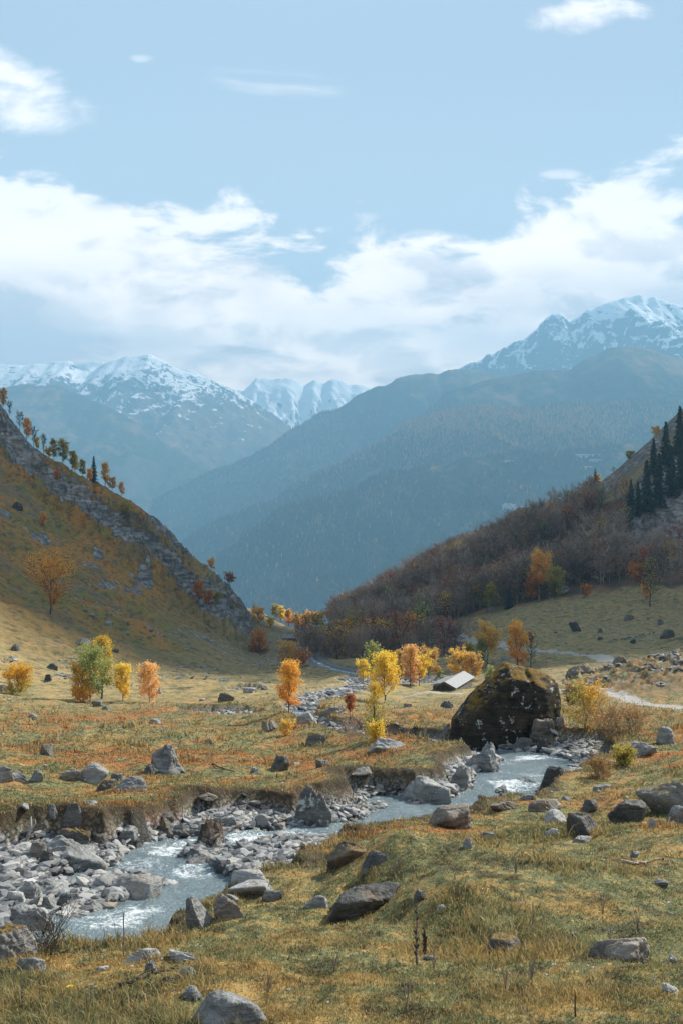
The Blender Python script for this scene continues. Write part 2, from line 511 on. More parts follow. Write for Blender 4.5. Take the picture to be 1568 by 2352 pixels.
def ground(x, Y, full=False):
    x = np.asarray(x, float); Y = np.asarray(Y, float)
    shp = x.shape
    x = x.ravel(); Y = Y.ravel()
    z = base(x, Y)
    U = np.where(Y > 3, x / np.maximum(Y, 3) * F + 784, x / 3 * F + 784)
    # hummocks of the pasture, growing with the slope and the distance
    far = sstep(40, 220, Y)
    h = fbm(x / 3.1, Y / 3.1, 3, 3) * .20 + fbm(x / .9, Y / .9, 3, 9) * .12 + fbm(x / .33, Y / .33, 2, 15) * .036 * sstep(40, 15, Y)
    z = z + h * (1 + .4 * far) * sstep(-2, 6, Y)
    z = z + fbm(x / 11, Y / 11, 3, 21) * (.28 + far * 1.1)
    left = sstep(560, 300, U) * sstep(110, 200, Y)
    # terraces worn into the left slope
    z = z + left * fbm(x / 9, Y / 30, 4, 33, ridged=True) * 1.3
    # crags under the left crest: two bands of cliff
    n = fbm(x / 16, Y / 16, 3, 41) * 7
    e1 = 300 + n; e2 = 283 + n * 1.3
    inl = sstep(640, 560, U)
    c1 = sstep(-1.6, 1.6, Y - e1); c2 = sstep(-1.3, 1.3, Y - e2)
    hh1 = 6.5 * (0.55 + .45 * fbm(x / 22, Y * 0, 2, 5)); hh2 = 4.0 * (0.4 + .6 * fbm(x / 18, Y * 0 + 3, 2, 6))
    crag = inl * (np.exp(-((Y - 303 - n) / 13) ** 2) + .8 * np.exp(-((Y - 283 - n) / 8) ** 2))
    # slumps before each band and lifts behind it, so the crest line stays where it is
    z = z - inl * hh1 * (1 - c1) * sstep(225, 300, Y) - inl * hh2 * (1 - c2) * sstep(215, 283, Y)
    cliffpt = inl * sstep(395, 470, U) * sstep(285, 305, Y) * sstep(345, 318, Y)
    rk = fbm(x / 5, Y / 2.4 + z / 3, 4, 51, ridged=True)
    z = z + np.clip(crag + cliffpt, 0, 1) * rk * 3.2
    # grey crag in the right-hand wood
    rc = sstep(1415, 1460, U + fbm(x / 9, Y / 9, 2, 67) * 30) * np.exp(-((Y - 360 - fbm(x / 14, Y / 14, 2, 61) * 5) / 36) ** 4)
    z = z + rc * fbm(x / 6, Y / 3, 4, 63, ridged=True) * 3.4
    z = z + rc * 0 + sstep(1430, 1480, U) * 12 * (sstep(340, 346, Y) - sstep(345, 420, Y))
    bl = np.where(sstep(470, 449, Y) > 0, 1, 1)
    # ridge of stones and rough ground on the near hillock
    hk = sstep(1290, 1380, U) * sstep(72, 80, Y) * sstep(104, 92, Y)
    z = z + hk * fbm(x / 1.6, Y / 1.6, 4, 71, ridged=True) * .60
    # the mound with a shaded left flank in the foreground
    mx, my = .95, 11.2
    z = z + .46 * sstep(-1.0, -.1, x - mx + .28 * (Y - my)) * np.exp(-((Y - my) / 2.6) ** 2) * np.exp(-(np.maximum(x - mx, 0) / 2.2) ** 2)
    # rough broken bank between the sunny flat and the giant boulder
    rgh = sstep(800, 880, U) * sstep(1060, 1000, U) * sstep(36, 41, Y) * sstep(66, 56, Y)
    rgh = np.maximum(rgh, sstep(560, 640, U) * sstep(800, 740, U) * sstep(42, 47, Y) * sstep(60, 54, Y) * .8)
    z = z + rgh * fbm(x / 1.9, Y / 1.9, 4, 73, ridged=True) * .42
    # stream bed
    sb = np.full(len(x), -99.0); sw = sb.copy(); zw = sb.copy()
    k = (Y > 4) & (Y < 420)
    if k.any():
        a, b, c = bedinfo(x[k], Y[k]); sb[k] = a; zw[k] = b; sw[k] = c
    jag = fbm(x / 1.1, Y / 1.1, 3, 81) * .35 + fbm(x / .35, Y / .35, 2, 83) * .10
    m = sstep(-.16, .10, sb + jag)
    near = np.exp(-(np.maximum(-sb, 0) / 2.2) ** 2)
    zb = zw + .52 + .18 * fbm(x / 1.7, Y / 1.7, 2, 85)
    z = np.where(sb > -30, np.maximum(z, zb) * near + z * (1 - near), z)
    bed = zw + .07 + fbm(x / .8, Y / .8, 3, 87) * .10 + sstep(.6, 2.2, sb - np.maximum(sw, -1)) * .04
    z = z * (1 - m) + bed * m
    z = z - .34 * sstep(-.14, .20, sw)
    rd = np.full(len(x), -99.0)
    k = (Y > 55) & (Y < 450)
    if k.any(): rd[k] = roaddist(x[k], Y[k])
    if full:
        return z, dict(sb=sb + jag, sw=sw, rd=rd, crag=np.clip(crag + cliffpt, 0, 1.2), rc=rc, U=U, hk=np.maximum(hk, rgh * .8), left=left)
    return z.reshape(shp)


_yr = np.concatenate([np.arange(4.5, 30, .06), np.arange(30, 120, .3), np.arange(120, 620, 1.0)])


def hit(U, V, far=False, ymin=0):
    """where the line of sight through a point of the photograph meets the ground"""
    x = wx(U, _yr); zr = wz(V, _yr)
    g = ground(x, _yr)
    k = np.where((g >= zr) & (_yr > ymin))[0]
    if not len(k):
        i = int(np.argmin(np.abs(g - zr) / _yr)); return float(x[i]), float(_yr[i]), float(g[i])
    i = k[0]
    return float(x[i]), float(_yr[i]), float(g[i])


def gz(x, y):
    return float(ground(np.array([x]), np.array([y]))[0])
# ------------------------------------------------------------ ground material
def pasture_colour(nt, P, fine=True):
    """the patchy autumn turf: grey green, ochre, rust and straw, by place"""
    big = nt.noise(P, .11, 4, .6)
    mid = nt.noise(P, .75, 5, .62, .3)
    small = nt.noise(P, 5.5, 4, .6)
    far = nt.m('DIVIDE', nt.node('ShaderNodeSeparateXYZ').outputs[1], 1.0)
    s = far.node; nt.put(s.inputs[0], 1.0)
    sepn = nt.node('ShaderNodeSeparateXYZ'); nt.put(sepn.inputs[0], P)
    Yv = sepn.outputs[1]; Xv = sepn.outputs[0]
    c = nt.mix(nt.step(small, .35, .68), (.098, .108, .048), (.175, .172, .072))
    a = nt.step(nt.m('ADD', nt.m('MULTIPLY', mid, .75), nt.m('MULTIPLY', small, .35)), .50, .63)
    c = nt.mix(nt.m('MULTIPLY', a, .78), c, (.33, .210, .070))
    a = nt.step(nt.m('ADD', nt.m('MULTIPLY', mid, .5), nt.m('MULTIPLY', big, .5)), .485, .58)
    c = nt.mix(nt.m('MULTIPLY', a, .85), c, (.27, .098, .024))
    st = nt.noise(P, 13, 3, .6)
    c = nt.mix(nt.m('MULTIPLY', nt.step(st, .54, .74), .65), c, (.50, .36, .15))
    c = nt.mix(nt.m('MULTIPLY', nt.step(nt.noise(P, 3.4, 5, .65), .50, .62), .80), c, (.042, .038, .018))  # shaded gaps under tufts and in hollows, painted into the turf colour
    # the flat valley floor is straw yellow, the left slope is olive brown
    fl = nt.m('MULTIPLY', nt.step(Yv, 50, 85), nt.step(Yv, 540, 480))
    straw = nt.mix(nt.step(nt.m('ADD', nt.m('MULTIPLY', mid, .6), nt.m('MULTIPLY', small, .4)), .40, .62), (.155, .150, .070), (.38, .265, .115))
    c = nt.mix(nt.m('MULTIPLY', fl, .80), c, straw)
    return c, Yv, Xv


def ground_material():
    m, nt = material("valley_ground")
    P = nt.pos()
    c, Yv, Xv = pasture_colour(nt, P)
    left = nt.attr('left')
    along = nt.scalev(P, (.10, .035, .10))
    n1 = nt.noise(along, 1.0, 6, .62, .5)
    n2 = nt.noise(nt.scalev(P, (.6, .16, .6)), 1.0, 5, .65)
    lc = nt.mix(nt.step(n1, .36, .60), (.17, .145, .030), (.36, .165, .024))
    lc = nt.mix(nt.step(n2, .50, .70), lc, (.24, .080, .018))
    lc = nt.mix(nt.m('MULTIPLY', nt.step(nt.noise(nt.scalev(P, (1, .5, 1)), .7, 6, .7), .51, .63), .85), lc, (.050, .046, .022))
    c = nt.mix(nt.m('MULTIPLY', left, .93), c, lc)
    # litter under the wood on the right
    ro = nt.attr('rough')
    rc_ = nt.mix(nt.step(nt.noise(P, 1.1, 5, .7), .42, .60), (.07, .06, .028), (.36, .19, .045))
    c = nt.mix(nt.m('MULTIPLY', ro, .85), c, rc_)
    fo = nt.attr('wood')
    fc = nt.mix(nt.step(nt.noise(P, .12, 5, .6), .42, .62), (.085, .065, .045), (.20, .085, .038))
    fc = nt.mix(nt.step(nt.noise(P, .7, 4, .7), .5, .7), fc, (.05, .055, .03))
    c = nt.mix(fo, c, fc)
    # scree of small stones
    vd = nt.vor(P, 2.2, 'F1'); vc = nt.vor(P, 2.2, 'F1', 'Color')
    c = nt.mix(nt.m('MULTIPLY', nt.m('MULTIPLY', nt.step(Yv, 50, 90), nt.step(nt.noise(P, .55, 6, .7), .53, .62)), .75), c, (.062, .058, .026))
    c = nt.mix(nt.m('MULTIPLY', nt.attr('scree'), .55), c, nt.mix(nt.step(nt.noise(P, .35, 5, .65), .42, .6), (.060, .052, .034), (.19, .145, .085)))
    sc = nt.m('MULTIPLY', nt.attr('scree'), nt.step(nt.m('ADD', vd, nt.m('MULTIPLY', nt.noise(P, .5, 3), .6)), .72, .52))
    c = nt.mix(sc, c, nt.mix(.7, (.20, .20, .19), nt.mix(1.0, vc, (.30, .30, .29), 'MULTIPLY')))
    # bare rock: layered grey schist with ochre stains
    sepn = nt.node('ShaderNodeSeparateXYZ'); nt.put(sepn.inputs[0], P)
    tilt = nt.node('ShaderNodeMapping'); nt.put(tilt.inputs[0], P)
    tilt.inputs['Rotation'].default_value = (0, math.radians(-24), 0)
    tilt.inputs['Scale'].default_value = (.24, .24, .85)
    lay = nt.noise(tilt.outputs[0], 1.0, 6, .7, .6)
    rkc = nt.mix(nt.step(lay, .34, .66), (.075, .078, .078), (.36, .35, .325))
    rkc = nt.mix(nt.m('MULTIPLY', nt.step(nt.noise(P, .22, 4, .6), .5, .68), .6), rkc, (.17, .12, .065))
    crack = nt.noise(nt.scalev(P, (.9, .9, .22)), 1.0, 5, .7, .4)
    rkc = nt.mix(nt.m('MULTIPLY', nt.step(crack, .44, .36), .85), rkc, (.03, .03, .03))
    cell = nt.vor(nt.vm('ADD', P, nt.vm('MULTIPLY', nt.noise(P, .5, 4, .6, col=True), (3, 3, 3))), .45, 'F1', 'Color')
    bw = nt.node('ShaderNodeRGBToBW'); nt.put(bw.inputs[0], cell)
    rkc = nt.mix(nt.m('MULTIPLY', nt.step(bw.outputs[0], .55, .25), .55), rkc, (.06, .06, .058))
    edge = nt.noise(P, .42, 5, .65)
    rk = nt.step(nt.m('ADD', nt.attr('rock'), nt.m('MULTIPLY', nt.m('SUBTRACT', edge, .5), 1.5)), .42, .62)
    c = nt.mix(rk, c, rkc)
    # gravel of the stream bed
    g1 = nt.vor(P, 17, 'F1', 'Color'); g1d = nt.vor(P, 17, 'F1')
    g2 = nt.vor(P, 6.5, 'F1', 'Color')
    gv = nt.mix(.5, nt.mix(1.0, g1, (.42, .42, .42), 'MULTIPLY'), (.20, .21, .21))
    hs = nt.node('ShaderNodeHueSaturation'); hs.inputs['Saturation'].default_value = .16
    nt.put(hs.inputs['Color'], nt.mix(.35, gv, nt.mix(1.0, g2, (.42, .42, .42), 'MULTIPLY')))
    gc = nt.mix(nt.step(g1d, .42, .62), hs.outputs[0], (.045, .045, .043))
    c = nt.mix(nt.attr('soil'), c, nt.mix(nt.noise(P, 6, 4, .6), (.032, .024, .014), (.075, .055, .030)))
    c = nt.mix(nt.attr('bed'), c, gc)
    c = nt.mix(nt.attr('wet'), c, (.035, .038, .036))
    rdc = nt.mix(nt.noise(P, 1.5, 5, .7), (.27, .26, .24), (.40, .385, .35))
    c = nt.mix(nt.m('MULTIPLY', nt.attr('road'), .95), c, rdc)
    nt.put(nt.b.inputs['Base Color'], c)
    nt.b.inputs['Roughness'].default_value = .95
    h = nt.m('ADD', nt.m('MULTIPLY', nt.noise(P, 14, 5, .7), .35), nt.m('MULTIPLY', nt.noise(P, 2.4, 5, .65), 1.0))
    h = nt.m('ADD', h, nt.m('MULTIPLY', nt.m('MULTIPLY', lay, rk), 5.0))
    h = nt.m('ADD', h, nt.m('MULTIPLY', nt.m('MULTIPLY', nt.m('SUBTRACT', 1.0, g1d), nt.attr('bed')), .12))
    h = nt.m('ADD', h, nt.m('MULTIPLY', nt.step(crack, .36, .46), nt.m('MULTIPLY', rk, 2.0)))
    nt.put(nt.b.inputs['Normal'], nt.bump(h, .75, .16))
    return m


# ------------------------------------------------------------ ground sheet
def build_ground():
    NC = 860
    lg = [math.log(1.0)]
    yy_ = [-7.0]
    y = -7.0
    while y < 900:
        if y < 4: d = .30
        elif y < 27: d = .047 + .0022 * max(0, y - 6)
        elif y < 330: d = .0046 * y
        elif y < 460: d = 1.6
        else: d = .012 * y
        y += d; yy_.append(y)
    Yr = np.array(yy_)
    # columns fan out from behind the camera; finer inside the picture
    uu = np.concatenate([np.linspace(-1400, -60, 130, endpoint=False), np.linspace(-60, 1640, NC - 260), np.linspace(1640, 3000, 131)[1:]])
    tx = (uu - 784) / F
    X = tx[None, :] * (np.maximum(Yr, 3.0) + 1.5)[:, None]
    Yg = np.repeat(Yr[:, None], len(uu), 1)
    z, q = ground(X.ravel(), Yg.ravel(), True)
    Xf = X.ravel(); Yf = Yg.ravel()
    print('ground rows', len(Yr), 'verts', len(z))
    U = q['U']
    bed = sstep(-.10, .06, q['sb'])
    soil = sstep(-.55, -.28, q['sb']) * (1 - bed) * sstep(60, 40, Yf)
    wet = sstep(-.28, .02, q['sw'])
    road = sstep(-.15, .15, q['rd'] + fbm(Xf / .8, Yf / .8, 2, 5) * .18)
    # the grassy strip between the wheel tracks
    Z = z.reshape(X.shape)
    dzdx = np.gradient(Z, axis=1) / np.maximum(np.gradient(X, axis=1), 1e-4)
    dzdy = np.gradient(Z, axis=0) / np.maximum(np.gradient(Yg, axis=0), 1e-4)
    slope = np.hypot(dzdx, dzdy).ravel()
    n0 = fbm(Xf / 16, Yf / 16, 3, 41) * 7
    inl = sstep(600, 570, U)
    low = np.exp(-((Yf - 294 - n0) / 9.5) ** 4) * (.72 + .6 * fbm(Xf / 13, Yf / 9, 3, 47))
    hi = np.exp(-((Yf - 314 - n0 * .4) / 9) ** 4) * np.clip(sstep(120, 40, U) + sstep(325, 345, U) * sstep(450, 425, U) + sstep(485, 510, U), 0, 1)
    rock = np.clip(inl * np.maximum(low, hi) + q['rc'] * .95, 0, 1)
    rock = np.maximum(rock, sstep(150, 60, U) * sstep(285, 296, Yf + n0) * .8 * sstep(360, 330, Yf))
    oc = fbm(Xf / 9, Yf / 24, 4, 161)
    rock = np.maximum(rock, sstep(.46, .58, oc) * sstep(120, 150, Yf) * sstep(620, 540, U) * .8)
    rock = np.maximum(rock, sstep(1235, 1330, U) * sstep(395, 425, Yf) * sstep(449, 441, Yf) * .60)
    V = 1176 - z / np.maximum(Yf, 3) * F
    woodm = wood_mask(Xf, Yf)
    bare = sstep(1235, 1330, U) * sstep(395, 425, Yf)
    n = fbm(Xf / 14, Yf / 14, 3, 91)
    scree = q['left'] * sstep(.05, .4, n) * .8 + q['hk'] * .8 * sstep(-.3, .2, n) + sstep(170, 240, Yf) * sstep(420, 640, U) * sstep(720, 640, U) * .7
    scree = np.clip(scree + bare * 1.0 * sstep(450, 443, Yf), 0, 1)
    me = mesh_np('ground', np.stack([Xf, Yf, z], 1), grid_faces(len(Yr), len(uu)), smooth=True,
                 attrs=dict(bed=bed, soil=soil, wet=wet, road=road, rock=rock, wood=np.clip(woodm + bare * .25 * sstep(449, 443, Yf), 0, 1), rough=q['hk'] * 1.0, scree=scree, left=q['left']),
                 mats=[ground_material()])
    return link('ground', me, kind='structure')


def wood_mask(x, Y):
    U = x / np.maximum(Y, 3) * F + 784
    n = fbm(x / 9, Y / 9, 3, 95) * 16
    # lower edge of the wood in world depth for each direction
    foot = np.interp(U, [660, 700, 760, 1040, 1090, 1150, 1260, 1420, 1568, 1900], [262, 236, 226, 234, 274, 300, 308, 300, 290, 276])
    m = sstep(-3, 3, Y - foot - n * .5) * sstep(655, 700, U + n * .6) * sstep(480, 455, Y)
    # the steep open slope above the wood, right of the ridge
    top = sstep(6, -6, Y - np.interp(U, [1180, 1240, 1420, 1560], [480, 432, 392, 400]) - n * .4)
    gap = np.exp(-(((U - 1060 + n * 3) / 170) ** 2 + ((Y - 298 - n * .6) / 26) ** 2) ** 2)
    notch = sstep(745, 790, U + n) + sstep(300, 270, Y)
    return m * top * (1 - .78 * gap) * np.clip(notch, 0, 1)


# ------------------------------------------------------------ stream water
def build_water():
    m, nt = material("stream_water")
    P = nt.pos()
    foam_a = nt.attr('foam')
    n = nt.noise(P, 5.0, 6, .68, 1.2)
    n2 = nt.noise(P, 24, 4, .7, .5)
    f = nt.step(nt.m('ADD', nt.m('ADD', nt.m('MULTIPLY', n, .8), nt.m('MULTIPLY', n2, .5)), nt.m('MULTIPLY', foam_a, .42)), .97, 1.22)
    body = nt.mix(nt.noise(P, 1.6, 4, .6), (.10, .145, .16), (.21, .27, .295))
    c = nt.mix(f, body, (.72, .76, .78))
    nt.put(nt.b.inputs['Base Color'], c)
    nt.put(nt.b.inputs['Roughness'], nt.m('ADD', nt.m('MULTIPLY', f, .5), .12))
    nt.b.inputs['IOR'].default_value = 1.33
    nt.b.inputs['Specular IOR Level'].default_value = .5
    h = nt.m('ADD', nt.m('MULTIPLY', nt.noise(P, 7, 5, .65, .8), 1.0), nt.m('MULTIPLY', nt.noise(P, 34, 3, .6), .3))
    nt.put(nt.b.inputs['Normal'], nt.bump(h, .8, .10))
    vs = []; fs = []; foam = []; off = 0
    for pl in [SP] + BPS:
        pl = pl[pl[:, 1] < 330]
        # resample finer
        seg = np.r_[0, np.cumsum(np.hypot(*np.diff(pl[:, :2], axis=0).T))]
        stp = .07 if pl[:, 1].min() < 60 else .5
        s = np.concatenate([np.arange(0, min(seg[-1], 45), .07), np.arange(45, max(seg[-1], 45), .7)]) if seg[-1] > 45 else np.arange(0, seg[-1], stp)
        q = np.stack([np.interp(s, seg, pl[:, k]) for k in range(4)], 1)
        t = np.gradient(q[:, :2], axis=0); t /= np.linalg.norm(t, axis=1)[:, None] + 1e-9
        nrm = np.stack([t[:, 1], -t[:, 0]], 1)
        C = 44
        wv = np.linspace(-1, 1, C)
        hw = q[:, 3] + .30
        px = q[:, 0, None] + nrm[:, 0, None] * wv[None] * hw[:, None]
        py = q[:, 1, None] + nrm[:, 1, None] * wv[None] * hw[:, None]
        rap = sstep(-.1, .45, fbm(px / 1.5, py / 1.5, 2, 101)) * .8 + .35
        rap = rap * (1 - .5 * np.abs(wv)[None])
        pz = q[:, 2, None] + rap * (.050 * fbm(px / .42, py / .42, 3, 103) + .020 * fbm(px / .12, py / .12, 2, 105)) - .012
        vs.append(np.stack([px, py, pz], -1).reshape(-1, 3)); foam.append(rap.ravel())
        fs.append(grid_faces(len(q), C) + off); off += len(q) * C
    me = mesh_np('water', np.vstack(vs), np.vstack(fs), attrs=dict(foam=np.concatenate(foam)), mats=[m])
    return link('stream_water', me, kind='structure')


# ------------------------------------------------------------ rocks
def ico(sub):
    bm = bmesh.new()
    bmesh.ops.create_icosphere(bm, subdivisions=sub, radius=1)
    v = np.array([x.co[:] for x in bm.verts]); f = np.array([[q.index for q in p.verts] for p in bm.faces])
    bm.free()
    return v / np.linalg.norm(v, axis=1)[:, None], f
ICO = {s: ico(s) for s in (1, 2, 3, 4, 5, 6)}


def rock_verts(seed, sub=4, facets=16, layers=.03, rough=.05, top=.80, soft=26.0, planes=None):
    """an angular stone: a ball cut by planes, then worn, layered and pitted. fits -1..1 in each axis"""
    rs = np.random.RandomState(seed)
    d, f = ICO[sub]
    if planes is None:
        nrm = rs.normal(size=(facets, 3)); nrm /= np.linalg.norm(nrm, axis=1)[:, None]
        off = rs.uniform(.62, 1.0, facets)
        nrm = np.vstack([nrm, [[0, 0, 1], [0, 0, -1]]]); off = np.r_[off, top, .6]
    else:
        nrm, off = planes
    dn = d @ nrm.T
    r = np.where(dn > 1e-3, off[None] / np.maximum(dn, 1e-3), 9)
    r = np.minimum(r, 3)
    r = -np.log(np.exp(-soft * r).sum(1)) / soft          # soft minimum: worn edges
    v = d * r[:, None]
    ax = rs.normal(size=3) * (1, 1, .35) + (0, 0, 1); ax /= np.linalg.norm(ax)
    hgt = v @ ax
    v = v + d * (layers * np.round(2 * np.sin(hgt * rs.uniform(12, 18) + 5.0 * fbm3(v * 1.6, 3, seed)))[:, None] * .5)
    v = v + d * (rough * fbm3(v * 2.3 + seed, 4, seed, .55))[:, None]
    if sub >= 4:
        v = v + d * (rough * .55 * (1 - 2 * np.abs(fbm3(v * 6 + seed, 3, seed + 9, .6))))[:, None]
    lo, hi = v.min(0), v.max(0)
    v = (v - (lo + hi) / 2) / ((hi - lo) / 2)
    # broader at the foot than at the top, and leaning a little
    tp = 1 - rs.uniform(.12, .40) * (v[:, 2] * .5 + .5)
    v[:, 0] = v[:, 0] * tp + rs.uniform(-.10, .10) * v[:, 2]; v[:, 1] *= tp
    lo, hi = v.min(0), v.max(0)
    v = (v - (lo + hi) / 2) / ((hi - lo) / 2)
    return v, f


def rock_mat(name, dark, light, lichen=0.0, moss=0.0, warm=0.0, spec=.35):
    m, nt = material(name)
    P = nt.obj(); R = nt.orand()
    P = nt.vm('ADD', P, nt.vm('MULTIPLY', R, (7, 3, 5))) if False else P
    W = nt.pos()
    tl = nt.node('ShaderNodeMapping'); nt.put(tl.inputs[0], W)
    tl.inputs['Rotation'].default_value = (.3, -.45, .2)
    tl.inputs['Scale'].default_value = (1.4, 1.4, 11)
    band = nt.noise(tl.outputs[0], 1.0, 5, .6, .8)
    n = nt.noise(W, 3.2, 6, .65)
    nf = nt.noise(W, 26, 4, .65)
    v = nt.m('ADD', nt.m('MULTIPLY', band, .45), nt.m('ADD', nt.m('MULTIPLY', n, .4), nt.m('MULTIPLY', nf, .25)))
    c = nt.mix(nt.step(v, .38, .72), dark, light)
    if spec > .1:
        c = nt.mix(nt.m('MULTIPLY', nt.m('SUBTRACT', R, .5), .5), c, (.42, .42, .40))
        dk = nt.mix(nt.step(R, .25, .0), (1, 1, 1), (.60, .62, .64)); c = nt.mix(1.0, c, dk, 'MULTIPLY')
    wm = nt.m('MULTIPLY', nt.step(nt.noise(W, 1.7, 4, .6), .52, .70), (.35 + warm) if spec > .1 else .12)
    c = nt.mix(wm, c, (.26, .17, .085))
    if lichen:
        L = nt.step(nt.m('ADD', nt.noise(W, 3.0, 8, .74, .3), nt.m('MULTIPLY', nt.noise(W, 9, 3, .6), .22)), .74 - .06 * lichen, .79 - .06 * lichen)
        c = nt.mix(L, c, (.44, .47, .44))
        L2 = nt.step(nt.noise(W, 7.0, 4, .7), .66, .70)
        c = nt.mix(nt.m('MULTIPLY', L2, .7), c, (.26, .28, .26))
    if moss:
        nz = nt.node('ShaderNodeSeparateXYZ'); nt.put(nz.inputs[0], nt.node('ShaderNodeNewGeometry').outputs['Normal'])
        M = nt.step(nt.m('ADD', nt.m('MULTIPLY', nz.outputs[2], .75), nt.m('MULTIPLY', nt.noise(W, 1.6, 5, .7), 1.0)), 1.10 - .25 * moss, 1.3 - .25 * moss)
        mc = nt.mix(nt.noise(W, 5, 4, .6), (.055, .055, .012), (.24, .125, .02))
        c = nt.mix(M, c, mc)
    nt.put(nt.b.inputs['Base Color'], c)
    nt.b.inputs['Roughness'].default_value = .72
    nt.b.inputs['Specular IOR Level'].default_value = spec
    h = nt.m('ADD', nt.m('MULTIPLY', band, .8), nt.m('ADD', n, nt.m('MULTIPLY', nf, .4)))
    nt.put(nt.b.inputs['Normal'], nt.bump(h, .9, .06))
    return m


RM = dict(
    grey=rock_mat('grey_schist', (.050, .053, .053), (.30, .305, .295), lichen=.15),
    pale=rock_mat('pale_schist', (.12, .125, .125), (.40, .40, .385), warm=.05),
    dark=rock_mat('dark_wet_schist', (.018, .019, .019), (.12, .12, .115)),
    brown=rock_mat('brown_stained_rock', (.05, .042, .034), (.26, .22, .175), warm=.25, lichen=.1),
    mossy=rock_mat('mossy_rock', (.035, .033, .03), (.18, .17, .15), moss=.45, warm=.2),
    lich=rock_mat('lichened_rock', (.05, .052, .05), (.21, .21, .20), lichen=.8, moss=.15),
    giant=rock_mat('giant_boulder_rock', (.011, .0095, .0075), (.058, .048, .034), lichen=.75, moss=.62, spec=.08),
)


def place_rock(me, name, x, y, z, w, h, d, rz=0, tilt=(0, 0), sink=.2, **kw):
    """w, h, d full size in metres; sits sunk into the ground"""
    o = link(name, me, loc=(x, y, z + h * (.5 - sink)), rot=(tilt[0], tilt[1], rz), scale=(w / 2, d / 2, h / 2), **kw)
    return o


_rc = {}
def rock_mesh(kind, style, seed):
    k = (kind, style, seed)
    if k not in _rc:
        p = dict(block=dict(facets=11, layers=.04, rough=.09, soft=34), slab=dict(facets=9, layers=.06, rough=.07, soft=40),
                 round=dict(facets=20, layers=.008, rough=.075, soft=16), peak=dict(facets=22, layers=.03, rough=.22, soft=22, top=1.3), crag=dict(facets=14, layers=.03, rough=.16, soft=24))[style]
        v, f = rock_verts(seed, 5 if seed < 1000 else 3, **p)
        if style == 'peak':
            v = v * np.stack([1 - .42 * (v[:, 2] * .5 + .5), 1 - .3 * (v[:, 2] * .5 + .5), np.ones(len(v))], 1)
        _rc[k] = mesh_np('rock_' + style, v, tris=f, mats=[RM[kind]], smooth=(style == 'round' or seed < 1000))
    return _rc[k]


